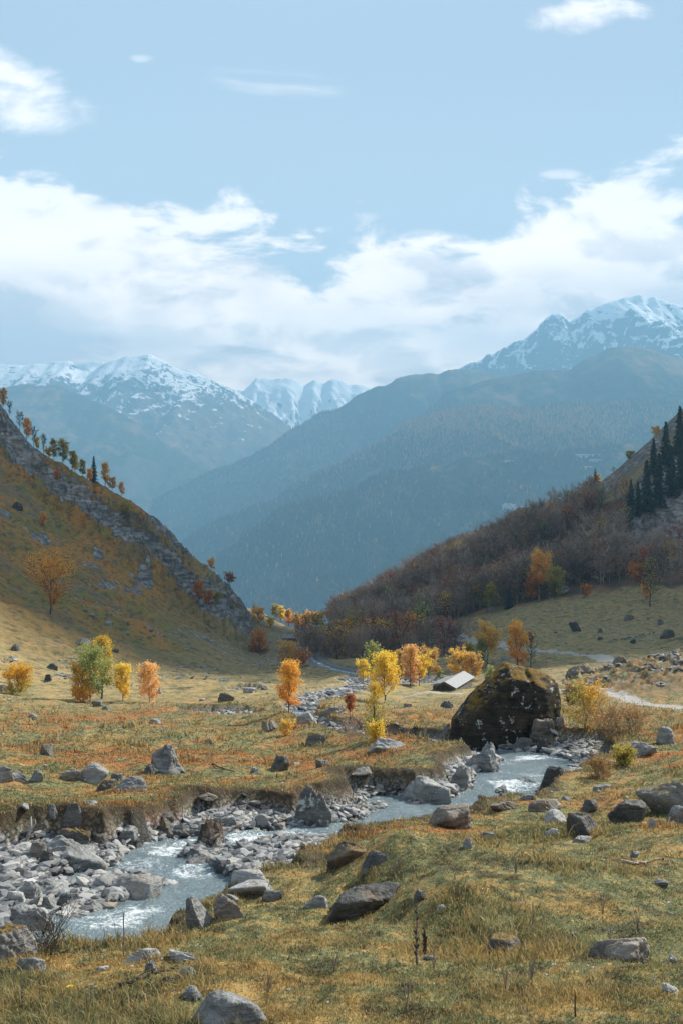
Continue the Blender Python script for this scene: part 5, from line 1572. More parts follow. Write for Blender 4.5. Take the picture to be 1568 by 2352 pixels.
def build_wood():
    """the leafless wood on the right: the trees that show largest one by one, the rest of it as one mass"""
    rs = np.random.RandomState(31)
    n = 5200
    Y = rs.uniform(226, 468, n); U = rs.uniform(690, 1640, n)
    keep = rs.rand(n) < Y / 470
    X = wx(U, Y)[keep]; Y = Y[keep]; U = U[keep]
    m = wood_mask(X, Y)
    k = (m > .45)
    X, Y, U = X[k], Y[k], U[k]
    o_ = np.argsort(Y); X, Y, U = X[o_], Y[o_], U[o_]
    Z = ground(X, Y)
    rcx = (U > 1432) & (Y > 322) & (Y < 396)
    nz_ = fbm(X / 38, Y / 38, 3, 151)
    rcx = rcx | ((fbm(X / 24, Y / 15, 3, 171) < -.20) & (Y < 440) & (U > 860))
    X, Y, U, Z, nz_ = X[~rcx], Y[~rcx], U[~rcx], Z[~rcx], nz_[~rcx]
    print('wood trees', len(X))
    H = rs.uniform(6.0, 10.5, len(X)); H[(U < 1100) & (Y < 290)] *= .6
    V = 1176 - Z / Y * F
    vis = (U > -5) & (U < 1575) & (V > 0)
    barks = ['grey', 'brown', 'grey', 'pale', 'brown', 'grey']
    protos = []
    for i in range(6):
        segs, tips = skeleton(np.random.RandomState(200 + i), 8.0, 5.2 + .4 * (i % 3), 'round', 3, 9, rmin=.038, bare0=.22, r0=.13)
        v, f = tubes(segs, 3)
        crown = leaf_mesh('sparse_crown', tips, 240, .22, .4, np.random.RandomState(i), LEAF[['ochre', 'rust', 'olive', 'ochre', 'red', 'rust'][i]], 8.0, blendmode='none')
        protos.append((mesh_np('bare_tree', v, f, mats=[BARK[barks[i]]]), crown, segs, tips))
    # individuals: the nearest ones that can be seen
    order = np.where(vis)[0]
    ind = set(order[:: max(1, len(order) // 900)][:230].tolist()) | set(order[:70].tolist())
    g = 'leafless trees of the right-hand wood'
    for i in sorted(ind):
        p = protos[rs.randint(6)]
        low = Y[i] < 300
        lab = 'leafless grey-brown tree in the lower part of the wood on the right hillside' if low else 'leafless grey-brown tree in the upper part of the wood on the right hillside'
        t = link('bare_tree', None, loc=(X[i], Y[i], Z[i] - .15), rot=(0, 0, rs.uniform(0, 6.28)), scale=(H[i] / 8,) * 3,
                 label=lab, cat='tree', group=('lower ' if low else 'upper ') + g)
        link('trunk', p[0], t)
        if rs.rand() < .45: link('crown', p[1], t)
    rest = np.array([i for i in range(len(X)) if i not in ind])
    light = []
    for i in range(5):
        segs, tips = skeleton(np.random.RandomState(300 + i), 8.0, 5.4, 'round', 3, 6, rmin=.05, bare0=.2, r0=.13)
        light.append(tubes(segs, 3))
    vs = []; fs = []; at = []; off = 0
    for i in rest:
        v, f = light[rs.randint(5)]
        a = rs.uniform(0, 6.28); s = H[i] / 8
        c, sn = math.cos(a), math.sin(a)
        vv = np.stack([(v[:, 0] * c - v[:, 1] * sn) * s + X[i], (v[:, 0] * sn + v[:, 1] * c) * s + Y[i], v[:, 2] * s + Z[i] - .15], 1)
        vs.append(vv.astype(np.float32)); fs.append(f + off); at.append(np.full(len(v), np.clip(.45 + nz_[i] * .8 + rs.normal() * .2, 0, 1) if rs.rand() < .93 else rs.rand(), np.float32)); off += len(v)
    m_, nt = material('wood_bark')
    c = nt.ramp(nt.attr('tone'), [(0, (.15, .11, .08)), (.35, (.30, .235, .18)), (.7, (.40, .32, .25)), (.88, (.52, .43, .35)), (.9, (.40, .16, .07)), (1, (.30, .10, .05))])
    nt.put(nt.b.inputs['Base Color'], c)
    me = mesh_np('wood', np.vstack(vs), np.vstack(fs), smooth=False, attrs=dict(tone=np.concatenate(at)), mats=[m_])
    link('bare_wood', me, kind='stuff', label='mass of leafless grey trees covering the right hillside', cat='wood')
    # autumn crowns scattered through the wood
    g2 = 'rusty crowns scattered in the wood'
    cand = rs.permutation(np.where(vis)[0])[:170]
    cols = ['rust', 'ochre', 'red', 'olive', 'orange', 'green', 'gold']
    names = dict(rust='rust-brown', orange='orange', ochre='ochre', red='dull red', olive='olive', green='grey-green', gold='golden')
    pm = {}
    for i in cand:
        k = cols[rs.randint(7)]
        if k not in pm:
            r_ = np.random.RandomState(60 + len(pm)); segs, tips = skeleton(r_, 7.5, 5.2, 'round', 2, 10, rmin=.05, bare0=.15)
            v, f = tubes(segs, 4)
            pm[k] = (mesh_np('trunk', v, f, mats=[BARK['dark']]), leaf_mesh('crown', tips, 620, .36, .42, r_, LEAF[k], 7.5, blendmode='none'))
        s = rs.uniform(.8, 1.25)
        t = link('autumn_tree', None, loc=(X[i] + 1, Y[i] - 1, gz(X[i] + 1, Y[i] - 1) - .2), rot=(0, 0, rs.uniform(0, 6.28)), scale=(s,) * 3,
                 label=names[k] + ' leafy crown among the bare trees of the right hillside', cat='tree', group=g2 + ', ' + names[k])
        link('trunk', pm[k][0], t); link('crown', pm[k][1], t)


# ------------------------------------------------------------ stalks, twigs, driftwood, huts
def chain(pts_, r0, r1):
    n = len(pts_) - 1
    return [(np.array(pts_[i], float), np.array(pts_[i + 1], float), r0 + (r1 - r0) * i / n, r0 + (r1 - r0) * (i + 1) / n) for i in range(n)]


def build_small():
    rs = np.random.RandomState(3)
    def stalk(U, V, hpx, label, thick=1.0, mat='brown', lean=0, heads=True):
        x, y, z = hit(U, V); h = hpx * y / F
        n = 9
        pts_ = [(lean * h * (i / n) + rs.normal() * h * .008, rs.normal() * h * .006, h * i / n) for i in range(n + 1)]
        segs = chain(pts_, .0075 * thick, .0045 * thick)
        v, f = tubes(segs, 6)
        o = link('dead_stalk', None, loc=(x, y, z - .02), label=label, cat='stalk')
        link('stem', mesh_np('stem', v, f, mats=[BARK[mat]]), o)
        if heads:
            sg = []
            for i in range(26):
                t = rs.uniform(.0, .92); p = np.array(pts_[int(t * n)]) ; a = rs.uniform(0, 6.28)
                d = np.array([math.cos(a), math.sin(a), 1.2]) * .014 * thick
                sg.append((p, p + d, .008 * thick, .004 * thick))
            v, f = tubes(sg, 5)
            link('seed_pods', mesh_np('seed_pods', v, f, mats=[BARK['dark']]), o)
    stalk(956, 2220, 236 * .62, 'tall dead brown stalk with knobbly pods on the near slope', 1.35, 'brown')
    stalk(974, 2200, 68, 'shorter dead stalk just right of the tall one', 1.3, 'dark')
    stalk(285, 2198, 106, 'thin straight dead stalk standing against the rapids', 1.0, 'brown', heads=False)
    stalk(1320, 2345, 60, 'thin dark stalk at the lower right of the picture', .7, 'dark', heads=False)
    stalk(52, 2330, 92, 'thin reddish stalk at the lower left of the picture', .5, 'brown')
    stalk(92, 2335, 84, 'second thin reddish stalk right of the first at lower left', .45, 'brown')
    stalk(1430, 2180, 34, 'short dead stalk on the half-buried sandy slab', .7, 'dark')
    for i in range(16):
        u = rs.uniform(560, 1560); v_ = rs.uniform(1960, 2330)
        x, y, z = hit(u, v_)
        segs = []
        for k in range(5):
            a = rs.uniform(0, 6.28); h = rs.uniform(.10, .24); ln = rs.uniform(.05, .3)
            segs += chain([(0, 0, 0), (math.cos(a) * ln * h * .4, math.sin(a) * ln * h * .4, h * .6), (math.cos(a) * ln * h, math.sin(a) * ln * h, h)], .003, .0016)
        v, f = tubes(segs, 4)
        link('dry_stems', mesh_np('dry_stems', v, f, mats=[BARK['brown']]), loc=(x, y, z - .01), label='wispy tuft of dry brown stems in the near pasture',
             cat='dry plant', group='dry stem tufts of the near pasture')

    def branch(pts_px, r0, r1, mat, label, lift=.02, twigs=()):
        P = []
        for u, v in pts_px:
            x, y, z = hit(u, v); P.append((x, y, z + lift))
        P = np.array(P); o0 = P[0].copy()
        # refine
        t = np.linspace(0, len(P) - 1, len(P) * 3)
        Q = np.stack([np.interp(t, range(len(P)), P[:, k]) for k in range(3)], 1) - o0
        Q[1:-1] += rs.normal(size=(len(Q) - 2, 3)) * [.01, .01, .004]
        segs = chain(list(Q), r0, r1)
        for i, d, L in twigs:
            q = Q[min(i, len(Q) - 1)]; segs += chain([q, q + np.array(d) * L * .5 + [0, 0, .01], q + np.array(d) * L], r0 * .5, r1 * .5)
        v, f = tubes(segs, 6)
        link('fallen_branch', mesh_np('fallen_branch', v, f, mats=[BARK[mat]]), loc=tuple(o0), label=label, cat='branch')
    branch([(272, 2276), (305, 2262), (350, 2244), (385, 2236), (412, 2233)], .012, .006, 'dark', 'dark fallen twig lying below the flat pale slab', twigs=[(4, (.6, .5, .1), .2), (8, (.5, -.6, .1), .15)])
    branch([(418, 2242), (470, 2246), (505, 2252)], .008, .004, 'dark', 'thin dark twig beyond the pale domed stone')
    branch([(1425, 1983), (1455, 1989), (1490, 1985), (1522, 1978)], .02, .010, 'grey', 'grey fallen branch on the turf at right')
    branch([(488, 1756), (510, 1766), (540, 1774)], .022, .010, 'dark', 'dark stick lying on the left meadow below the lone boulder')
    branch([(502, 1934), (530, 1926), (562, 1906)], .014, .007, 'dark', 'dark stick leaning over the water below the undercut bank', lift=.12)
    # driftwood
    x, y, z = hit(58, 1938)
    segs = chain([(0, 0, 0), (.05, 0, .12), (.09, .02, .26), (.08, .05, .40)], .028, .012) + chain([(.05, 0, .1), (.18, .02, .15), (.30, .04, .11)], .016, .008) \
        + chain([(.09, .02, .2), (.17, 0, .3), (.16, 0, .38)], .012, .005) + chain([(0, 0, .02), (-.12, .02, .03), (-.22, .05, -.01)], .016, .006)
    v, f = tubes(segs, 6)
    link('driftwood', mesh_np('driftwood', v, f, mats=[BARK['pale']]), loc=(x, y, z), label='bleached forked driftwood root at the foot of the left bank', cat='driftwood')
    # dandelion
    x, y, z = hit(160, 2288)
    o = link('dandelion', None, loc=(x, y, z), label='single yellow flower in the lower left turf', cat='flower')
    v, f = tubes(chain([(0, 0, 0), (.005, 0, .05)], .002, .002), 5)
    link('stem', mesh_np('stem', v, f, mats=[LEAF['olive']]), o)
    n = 40; a = np.arange(n) * 2.4; r = .019 * np.sqrt(np.arange(n) / n)
    c = np.stack([r * np.cos(a) + .005, r * np.sin(a), .055 + .004 * (1 - r / .019)], 1)
    d = np.stack([np.cos(a), np.sin(a), np.full(n, .35)], 1) * .008; sdd = np.stack([-np.sin(a), np.cos(a), 0 * a], 1) * .0028
    Q = np.stack([c - sdd, c + sdd, c + d + sdd, c + d - sdd], 1).reshape(-1, 3)
    link('petals', mesh_np('petals', Q, np.arange(n * 4).reshape(-1, 4), attrs=dict(rnd=np.full(n * 4, .8), blend=np.full(n * 4, 1.)), mats=[LEAF['yellow']]), o)


def box(v0, v1):
    x0, y0, z0 = v0; x1, y1, z1 = v1
    V = np.array([(x0, y0, z0), (x1, y0, z0), (x1, y1, z0), (x0, y1, z0), (x0, y0, z1), (x1, y0, z1), (x1, y1, z1), (x0, y1, z1)], float)
    return V, np.array([(0, 3, 2, 1), (4, 5, 6, 7), (0, 1, 5, 4), (1, 2, 6, 5), (2, 3, 7, 6), (3, 0, 4, 7)])


def joinq(lst):
    V = []; Q = []; o = 0
    for v, q in lst:
        V.append(v); Q.append(q + o); o += len(v)
    return np.vstack(V), np.vstack(Q)


def roof_slab(p0, p1, p2, p3, th):
    """a roof plane of the given corners with thickness"""
    P = np.array([p0, p1, p2, p3], float); n = np.cross(P[1] - P[0], P[3] - P[0]); n /= np.linalg.norm(n)
    if n[2] < 0: n = -n
    V = np.vstack([P, P + n * th])
    return V, np.array([(0, 1, 2, 3), (4, 7, 6, 5), (0, 4, 5, 1), (1, 5, 6, 2), (2, 6, 7, 3), (3, 7, 4, 0)])


def build_huts():
    def m3(name, a, b, sc, vec=(1, 1, 1), rough=.85):
        m, nt = material(name); P = nt.obj()
        nt.put(nt.b.inputs['Base Color'], nt.mix(nt.step(nt.noise(nt.scalev(P, vec), sc, 5, .6), .35, .65), a, b)); nt.b.inputs['Roughness'].default_value = rough
        return m
    sheet = m3('grey_sheet_roof', (.21, .215, .22), (.28, .285, .29), 3, (6, 1, 1), .6)
    slate = m3('slate_roof', (.13, .13, .13), (.30, .29, .28), 2.5, (1, 4, 1))
    stone = m3('dry_stone_wall', (.06, .055, .05), (.20, .185, .165), 4, (1, 1, 3))
    wood = m3('weathered_boards', (.05, .04, .032), (.12, .095, .075), 6, (9, 9, .5))
    # low hut with a pale sheet roof
    x, y, z = hit(1044, 1586)
    s = y / F
    L = 6.4; Wd = 54 * s; hr = 18 * s; hw = .38 * hr
    t = link('hut', None, loc=(x + 8 * s, y + L * .5, z - .1), rot=(0, 0, math.radians(-22)), label='low hut with a pale grey sheet roof behind the giant boulder', cat='hut')
    a, b = Wd / 2, L / 2
    wv = joinq([box((-a * .86, -b * .9, -1.0), (a * .86, b * .9, hw))])
    link('wall', mesh_np('wall', *wv, smooth=False, mats=[stone]), t)
    gv = np.array([(-a * .86, -b * .91, hw), (a * .86, -b * .91, hw), (0, -b * .91, hr * .94), (-a * .86, -b * .86, hw), (a * .86, -b * .86, hw), (0, -b * .86, hr * .94)])
    link('gable', mesh_np('gable', gv, [(0, 1, 4, 3), (1, 2, 5, 4), (2, 0, 3, 5)], [(0, 2, 1), (3, 4, 5)], smooth=False, mats=[wood]), t)
    ov = -.12 * hr
    link('roof_panel', mesh_np('roof_panel', *roof_slab((0, -b, hr), (a, -b, hw + ov), (a, b, hw + ov), (0, b, hr), .08), smooth=False, mats=[sheet]), t, label='pale grey right roof slope')
    link('roof_panel', mesh_np('roof_panel', *roof_slab((-.01, -b, hr), (-a, -b, hw + ov), (-a, b, hw + ov), (-.01, b, hr), .08), smooth=False, mats=[sheet]), t, label='left roof slope')
    link('fascia', mesh_np('fascia', *joinq([roof_slab((0, -b - .06, hr - .12), (a, -b - .06, hw + ov - .12), (a, -b - .01, hw + ov + .10), (0, -b - .01, hr + .10), .03),
                                             roof_slab((-.02, -b - .06, hr - .12), (-a, -b - .06, hw + ov - .12), (-a, -b - .01, hw + ov + .10), (-.02, -b - .01, hr + .10), .03)]), smooth=False, mats=[wood]), t)
    c = -a
    link('lean_to_roof', mesh_np('lean_to_roof', *roof_slab((c * .8, -b * .6, hw * 1.3), (c * 1.6, -b * .6, hw * .45), (c * 1.6, b * .8, hw * .45), (c * .8, b * .8, hw * 1.3), .07), smooth=False, mats=[slate]), t)
    link('lean_to_wall', mesh_np('lean_to_wall', *box((c * 1.5, -b * .5, -1.0), (c * .87, b * .7, hw * .22)), smooth=False, mats=[stone]), t)
    link('door', mesh_np('door', *box((-.35, -b * .93, -.6), (.35, -b * .905, hw * .9)), smooth=False, mats=[wood]), t)
    # stone hut in the notch
    x, y, z = hit(666, 1474)
    s = y / F
    L = 36 * s; D = 3.2; hw = 10 * s; hr = 7 * s
    t = link('stone_hut', None, loc=(x, y + 1.4, z - .3), rot=(0, 0, math.radians(6)), label='dark dry-stone hut with a slate roof in the notch of the valley', cat='hut')
    a, b = L / 2, D / 2
    link('wall', mesh_np('wall', *box((-a * .95, -b * .9, -.8), (a * .95, b * .9, hw)), smooth=False, mats=[stone]), t)
    link('roof_panel', mesh_np('roof_panel', *roof_slab((-a, -b * 1.1, hw - .1), (a, -b * 1.1, hw - .1), (a, 0, hw + hr), (-a, 0, hw + hr), .12), smooth=False, mats=[slate]), t)
    link('roof_panel', mesh_np('roof_panel', *roof_slab((-a, b * 1.1, hw - .1), (a, b * 1.1, hw - .1), (a, .01, hw + hr), (-a, .01, hw + hr), .12), smooth=False, mats=[slate]), t)
    link('door', mesh_np('door', *box((a * .2, -b * .93, -.2), (a * .2 + .8, -b * .905, hw * .8)), smooth=False, mats=[wood]), t)


# ------------------------------------------------------------ far mountains
def mountain_mat(name, snow_z=None, snow_w=120, wood=1.0, meadow_lo=0, ochre=.5, rock=(.10, .10, .105), treeline=9999):
    m, nt = material(name)
    P = nt.pos()
    sp = nt.node('ShaderNodeSeparateXYZ'); nt.put(sp.inputs[0], P); Zv = sp.outputs[2]
    nz = nt.node('ShaderNodeSeparateXYZ'); nt.put(nz.inputs[0], nt.node('ShaderNodeNewGeometry').outputs['Normal'])
    n1 = nt.noise(P, .0022, 7, .62); n2 = nt.noise(P, .012, 6, .65); n3 = nt.noise(P, .05, 5, .65)
    grass = nt.mix(nt.step(n2, .40, .62), (.075, .075, .045), (.19, .125, .07))
    wd = nt.mix(nt.step(n3, .42, .62), (.016, .030, .018), (.045, .055, .026))
    wd = nt.mix(nt.m('MULTIPLY', nt.step(n2, .50, .66), ochre), wd, (.20, .12, .045))
    tl = nt.step(nt.m('ADD', Zv, nt.m('MULTIPLY', nt.m('SUBTRACT', n1, .5), 420)), treeline + 60, treeline - 60)
    tl = nt.m('MULTIPLY', tl, nt.step(nt.m('ADD', n1, nt.m('MULTIPLY', n2, .35)), .80, .66))
    c = nt.mix(nt.m('MULTIPLY', tl, wood), grass, wd)
    rc = nt.step(nt.m('ADD', nz.outputs[2], nt.m('MULTIPLY', n2, .5)), 1.02, .80)
    c = nt.mix(nt.m('MULTIPLY', rc, .5), c, rock)
    if snow_z is not None:
        rk2 = nt.mix(nt.step(n3, .4, .65), (rock[0] * .55, rock[1] * .6, rock[2] * .7), rock)
        hi = nt.step(nt.m('ADD', Zv, nt.m('MULTIPLY', nt.m('SUBTRACT', n1, .5), 500)), snow_z - 190, snow_z - 20)
        c = nt.mix(hi, c, rk2)
        strk = nt.noise(nt.scalev(P, (.010, .010, .003)), 1.0, 7, .72, 1.6)
        s = nt.m('ADD', nt.m('DIVIDE', nt.m('SUBTRACT', Zv, snow_z), snow_w), nt.m('MULTIPLY', nt.m('SUBTRACT', strk, .5), 9.5))
        s = nt.m('ADD', s, nt.m('MULTIPLY', nt.m('SUBTRACT', nz.outputs[2], .78), 6.0))
        s = nt.m('ADD', s, nt.m('MULTIPLY', nt.m('SUBTRACT', n3, .5), 4.0))
        c = nt.mix(nt.m('MULTIPLY', nt.step(s, -.2, .5), .95), c, (.88, .90, .93))
    nt.put(nt.b.inputs['Base Color'], c)
    nt.b.inputs['Roughness'].default_value = 1.0
    nt.b.inputs['Specular IOR Level'].default_value = 0.0
    nt.put(nt.b.inputs['Normal'], nt.bump(nt.m('ADD', n2, nt.m('MULTIPLY', n3, .35)), .5, 30))
    return m


LAYERS = {}
def mountain(name, crest, Yc, L, g, amp, wl, seed, mat, jag=.12, shear=.5, umin=-700, umax=2300, nc=620, nr=230, back=500, noisy=1.0):
    us = np.array([c[0] for c in crest], float); vs_ = np.array([c[1] for c in crest], float)
    xs = wx(us, Yc); zs = wz(vs_, Yc)
    X1 = np.linspace(wx(umin, Yc), wx(umax, Yc), nc)
    Y1 = np.concatenate([Yc + back * (1 - np.linspace(0, 1, 22, endpoint=False)), Yc - L * np.linspace(0, 1, nr) ** 1.12])

    def hf(x, Y):
        t = np.maximum(Yc - Y, 0); bk = np.maximum(Y - Yc, 0)
        zc = np.interp(x, xs, zs) + jag * amp * fbm(x / (wl * .25), 0 * x + seed, 5, seed, .6)
        env = sstep(0, wl * .8, t) * .92 + .08 * sstep(0, wl * .12, t)
        sx = x + shear * t
        r = fbm(sx / wl, t / (wl * 2.6), 6, seed + 3, .5, ridged=True) * .5 - .5
        r2 = fbm(sx / (wl * .25), t / (wl * .5), 5, seed + 4, .55, ridged=True) * .5 - .5
        return zc - g * t - .7 * bk + amp * env * (r * 1.6 + r2 * .38 * noisy) + amp * env * .35
    X = np.repeat(X1[None], len(Y1), 0); Yg = np.repeat(Y1[:, None], nc, 1)
    Z = hf(X.ravel(), Yg.ravel())
    me = mesh_np(name, np.stack([X.ravel(), Yg.ravel(), Z], 1), grid_faces(len(Y1), nc), mats=[mat])
    LAYERS[name + str(seed)] = (hf, Yc, L)
    link(name, me, kind='structure')
    return hf


def build_mountains():
    snow_far = mountain_mat('far_snow_rock', 380, 160, .3, rock=(.10, .105, .11), treeline=80)
    peak = mountain_mat('snow_peak_rock', 760, 300, .2, rock=(.07, .075, .08), treeline=200)
    leftm = mountain_mat('left_mountain_slopes', 730, 200, .85, ochre=.75, rock=(.10, .10, .10), treeline=330)
    wooded = mountain_mat('wooded_slopes', None, wood=1.0, ochre=.4, treeline=560)
    lowwood = mountain_mat('low_wooded_slopes', None, wood=1.0, ochre=.35, treeline=900)
    mountain('snowy_mountain', [(-700, 850), (300, 830), (430, 850), (480, 868), (520, 890), (560, 900), (590, 872), (640, 866), (670, 870), (700, 886), (722, 872),
                         (745, 880), (765, 866), (800, 880), (840, 890), (880, 900), (1100, 960), (2300, 1000)], 7200, 2000, .42, 230, 650, 11, snow_far, shear=-.2, noisy=2.6)
    mountain('snowy_mountain', [(-700, 870), (-60, 838), (0, 832), (60, 840), (125, 834), (165, 828), (185, 852), (208, 852), (245, 828), (290, 815), (342, 811), (372, 828), (420, 850),
                         (480, 868), (550, 903), (620, 945), (680, 985), (760, 1030), (1000, 1150), (2300, 1500)], 6200, 2500, .44, 230, 850, 12, leftm, shear=.35, noisy=1.8)
    mountain('forested_mountain', [(-700, 860), (0, 890), (60, 884), (130, 889), (200, 908), (260, 935), (340, 985), (420, 1045), (540, 1110), (640, 1170), (1000, 1400), (2300, 1800)],
             5200, 2200, .42, 170, 650, 13, lowwood, shear=.3)
    mountain('snowy_mountain', [(-700, 1300), (600, 1080), (900, 930), (1000, 880), (1040, 852), (1100, 822), (1160, 790), (1182, 773), (1212, 765), (1235, 745), (1262, 729), (1285, 727), (1308, 734),
                         (1340, 712), (1378, 700), (1400, 690), (1430, 686), (1470, 681), (1490, 688), (1530, 694), (1568, 697), (1800, 730), (2300, 800)], 5800, 1900, .50, 260, 620, 14, peak, shear=-.35, noisy=2.6, jag=.2)
    mountain('forested_mountain', [(-700, 1500), (200, 1235), (360, 1146), (450, 1104), (540, 1060), (620, 1028), (680, 988), (740, 953), (790, 925), (835, 898), (862, 884), (892, 880), (938, 858), (1000, 858),
                         (1045, 850), (1100, 858), (1160, 862), (1300, 900), (2300, 1000)], 4700, 1900, .46, 230, 620, 15, wooded, shear=-.5)
    mountain('forested_mountain', [(-700, 1700), (500, 1230), (760, 1080), (860, 1020), (939, 981), (1024, 903), (1094, 876), (1150, 868), (1264, 851), (1309, 846), (1350, 820), (1405, 797),
                         (1474, 801), (1530, 815), (1568, 828), (2300, 860)], 4200, 1800, .44, 180, 560, 16, wooded, shear=-.5)
    h3 = mountain('forested_mountain', [(-700, 1900), (300, 1320), (430, 1240), (490, 1203), (625, 1141), (784, 1066), (849, 1021), (935, 975), (1024, 950), (1084, 936), (1214, 931), (1384, 931),
                              (1568, 921), (2300, 890)], 3650, 2300, .36, 200, 560, 17, lowwood, shear=-.6)
    h4 = mountain('forested_mountain', [(-700, 2200), (200, 1480), (480, 1300), (560, 1240), (635, 1180), (784, 1126), (900, 1094), (1100, 1052), (1300, 1034), (1568, 1014), (2300, 980)],
                  3000, 1900, .50, 185, 480, 18, lowwood, shear=-.6)
    build_far_forest()
    build_far_houses()


def build_far_forest():
    rs = np.random.RandomState(77)
    vs = []; at = []
    for key, n, frac in (('forested_mountain17', 56000, .9), ('forested_mountain18', 60000, 1.0), ('forested_mountain16', 34000, .8), ('forested_mountain15', 40000, .8)):
        hf, Yc, L = LAYERS[key]
        t = rs.rand(n) ** 1.25 * L * .85 - 15
        Y = Yc - t; U = rs.uniform(330, 1620, n); X = wx(U, Y)
        Z = hf(X, Y)
        n1 = fbm(X / 420, Y / 420, 3, 5)
        lim = {'forested_mountain16': 420, 'forested_mountain15': 420}.get(key, 9999)
        k = (n1 > -.42) & (Z < lim + n1 * 200)
        X, Y, Z, n1 = X[k], Y[k], Z[k], n1[k]; m = len(X)
        h = rs.uniform(6, 14, m) * (1 if key == 'forested_mountain18' else 1.15); r = h * rs.uniform(.16, .26, m)
        a = rs.uniform(0, 6.28, m)
        ring = []
        for j in range(4):
            ring.append(np.stack([X + np.cos(a + j * 1.571) * r, Y + np.sin(a + j * 1.571) * r, Z + h * .02 - 1], 1))
        ring.append(np.stack([X, Y, Z + h], 1))
        vs.append(np.stack(ring, 1).reshape(-1, 3))
        V = 1176 - Z / Y * F
        larch = np.exp(-((V - 985) / 70) ** 2) * .75 * (key == 'forested_mountain17') + (.05 if key == 'forested_mountain18' else .16)
        tone = np.where(rs.rand(m) < larch * (1 + n1 * 1.4), .7 + .3 * rs.rand(m), .5 * rs.rand(m))
        at.append(np.repeat(tone, 5))
    V = np.vstack(vs); n = len(V) // 5
    b = (np.arange(n) * 5)[:, None]
    T = np.concatenate([b + [j, (j + 1) % 4, 4] for j in range(4)], 0)
    m, nt = material('distant_conifers')
    c = nt.ramp(nt.attr('tone'), [(0, (.012, .024, .014)), (.5, (.045, .062, .03)), (.68, (.16, .12, .05)), (1, (.36, .20, .075))])
    nt.put(nt.b.inputs['Base Color'], c)
    me = mesh_np('far_forest', V, tris=T, smooth=False, attrs=dict(tone=np.concatenate(at)), mats=[m])
    link('far_forest', me, kind='stuff', label='far forest of dark spruces and golden larches on the blue mountainside', cat='forest')


def far_hit(U, V):
    best = None
    for hf, Yc, L in LAYERS.values():
        Y = np.arange(Yc - L * .98, Yc, 6.0)
        z = hf(wx(U, Y), Y)
        k = np.where(z > wz(V, Y))[0]
        if len(k) and (best is None or Y[k[0]] < best[1]):
            y = Y[k[0]]; best = (float(wx(U, y)), float(y), float(z[k[0]]))
    return best


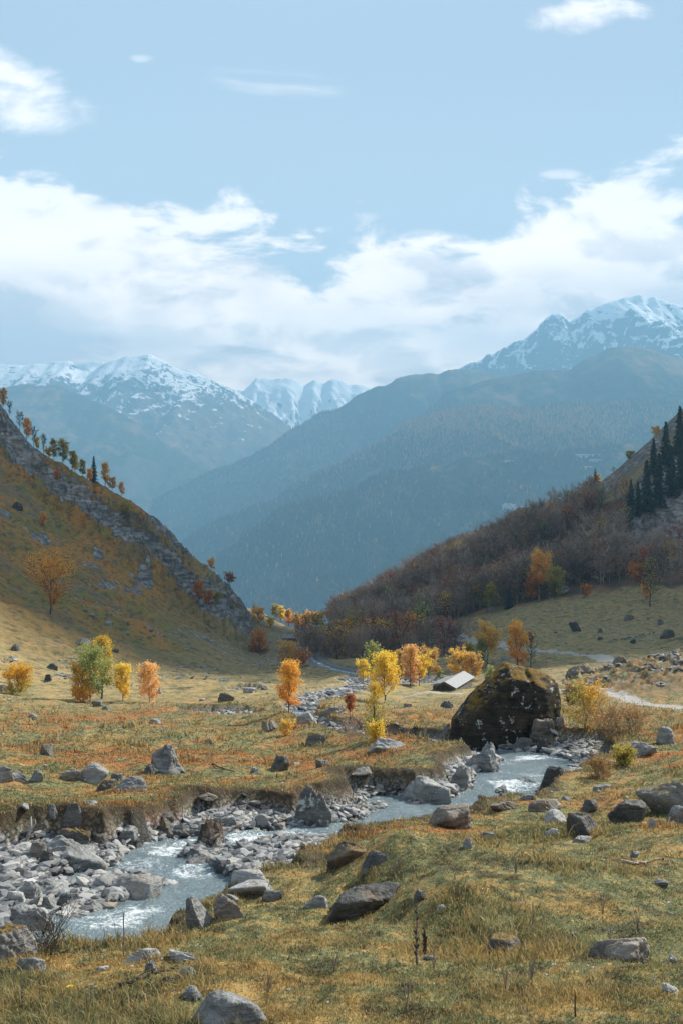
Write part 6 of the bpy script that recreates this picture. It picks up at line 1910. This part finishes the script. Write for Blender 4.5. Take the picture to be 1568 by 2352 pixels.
def build_far_houses():
    rs = np.random.RandomState(9)
    m, nt = material('far_plaster'); nt.put(nt.b.inputs['Base Color'], (.50, .49, .47, 1))
    m2, nt2 = material('far_roof'); nt2.put(nt2.b.inputs['Base Color'], (.42, .42, .44, 1))
    m3, nt3 = material('far_glass'); nt3.put(nt3.b.inputs['Base Color'], (.12, .15, .18, 1)); nt3.b.inputs['Roughness'].default_value = .3
    def flat(U, V, wpx, hpx, label, cols):
        p = far_hit(U, V); s = p[1] / F; W_, H_ = wpx * s, hpx * s
        t = link('apartment_block', None, loc=(p[0], p[1] + 10, p[2]), label=label, cat='building')
        link('wall', mesh_np('wall', *box((-W_ / 2, -8, -20), (W_ / 2, 8, H_)), smooth=False, mats=[m]), t)
        link('roof', mesh_np('roof', *box((-W_ / 2 - 1, -9, H_ + .02), (W_ / 2 + 1, 9, H_ + 2)), smooth=False, mats=[m2]), t)
        q = []
        for i in range(cols):
            for j in range(2):
                xx = -W_ / 2 + W_ * (i + .5) / cols
                q.append(box((xx - W_ / cols * .3, -8.3, H_ * (.2 + .4 * j)), (xx + W_ / cols * .3, -7.9, H_ * (.45 + .4 * j))))
        for k in range(0, len(q), 2):
            link('window_column', mesh_np('window_column', *joinq(q[k:k + 2]), smooth=False, mats=[m3]), t)
    flat(1350, 1053, 56, 8, 'long white flat-roofed building on the far mountainside', 9)
    flat(1368, 1064, 26, 7, 'lower white wing under the long flat-roofed building', 5)
    flat(1352, 1078, 18, 5, 'small white block nearest the dark conifers on the far mountainside', 3)
    flat(1170, 1066, 22, 4, 'pale low building in a clearing of the far forest', 4)
    for i in range(13):
        u = 1160 + 48 * (i / 12) + rs.uniform(-2, 2); v = 1170 + rs.uniform(-5, 6) + (i / 12) * 6
        p = far_hit(u, v); s = p[1] / F
        a, b, h = 6.5, 5.0, 6.0
        t = link('far_house', None, loc=(p[0], p[1], p[2]), rot=(0, 0, rs.uniform(-.6, .6)), label='tiny house of the village far below the forest', cat='house', group='houses of the far village')
        link('wall', mesh_np('wall', *box((-a, -b, -6), (a, b, h)), smooth=False, mats=[m]), t)
        r1 = roof_slab((-a - 1, -b - 1, h - .5), (a + 1, -b - 1, h - .5), (a + 1, 0, h + 3.5), (-a - 1, 0, h + 3.5), .4)
        r2 = roof_slab((-a - 1, b + 1, h - .5), (a + 1, b + 1, h - .5), (a + 1, .1, h + 3.5), (-a - 1, .1, h + 3.5), .4)
        link('roof', mesh_np('roof', *joinq([r1, r2]), smooth=False, mats=[m2]), t)


# ------------------------------------------------------------ haze
def build_haze():
    V, Q = box((-6200, -260, -2600), (6200, 8000, 1420))
    m = bpy.data.materials.new('haze'); m.use_nodes = True
    nt = NT(m.node_tree)
    for n in list(nt.n):
        if n.type == 'BSDF_PRINCIPLED': nt.n.remove(n)
    out = next(n for n in nt.n if n.type == 'OUTPUT_MATERIAL')
    pv = nt.node('ShaderNodeVolumePrincipled')
    pv.inputs['Color'].default_value = (.27, .58, .87, 1)
    pv.inputs['Density'].default_value = 2.3e-4
    pv.inputs['Anisotropy'].default_value = .1
    nt.l.new(pv.outputs[0], out.inputs['Volume'])
    link('haze', mesh_np('haze', V, Q, smooth=False, mats=[m]), kind='stuff', label='thin blue autumn haze filling the valley air', cat='haze')


# ------------------------------------------------------------ the cloud whose shadow lies over the middle of the valley
def build_cloud():
    """floats outside the picture, high towards the sun"""
    d, f = ICO[6]
    t = 2300 / sun_dir.z
    c = np.array(sun_dir) * t + [22, 305, 0]
    v = d * [216, 128, 45]
    r = 1 + .22 * fbm3(d * 2.2, 5, 9, .6) + .10 * (1 - 2 * np.abs(fbm3(d * 5, 4, 19, .6)))
    v = v * r[:, None]
    m, nt = material('cloud'); nt.b.inputs['Base Color'].default_value = (.9, .9, .92, 1)
    link('cloud', mesh_np('cloud', v, tris=f, mats=[m]), loc=tuple(c), kind='stuff', label='white fair-weather cloud shading the middle of the valley', cat='cloud')


# ------------------------------------------------------------ build
import time as _t
_t0 = _t.time()
def _step(f):
    f(); print('%-16s %.1f s' % (f.__name__, _t.time() - _t0), flush=True)
for f_ in (build_ground, build_water, build_mountains, build_wood, build_huts, build_rocks, scatter_rocks, build_gravel, build_trees, build_small, build_grass, build_haze, build_cloud):
    _step(f_)
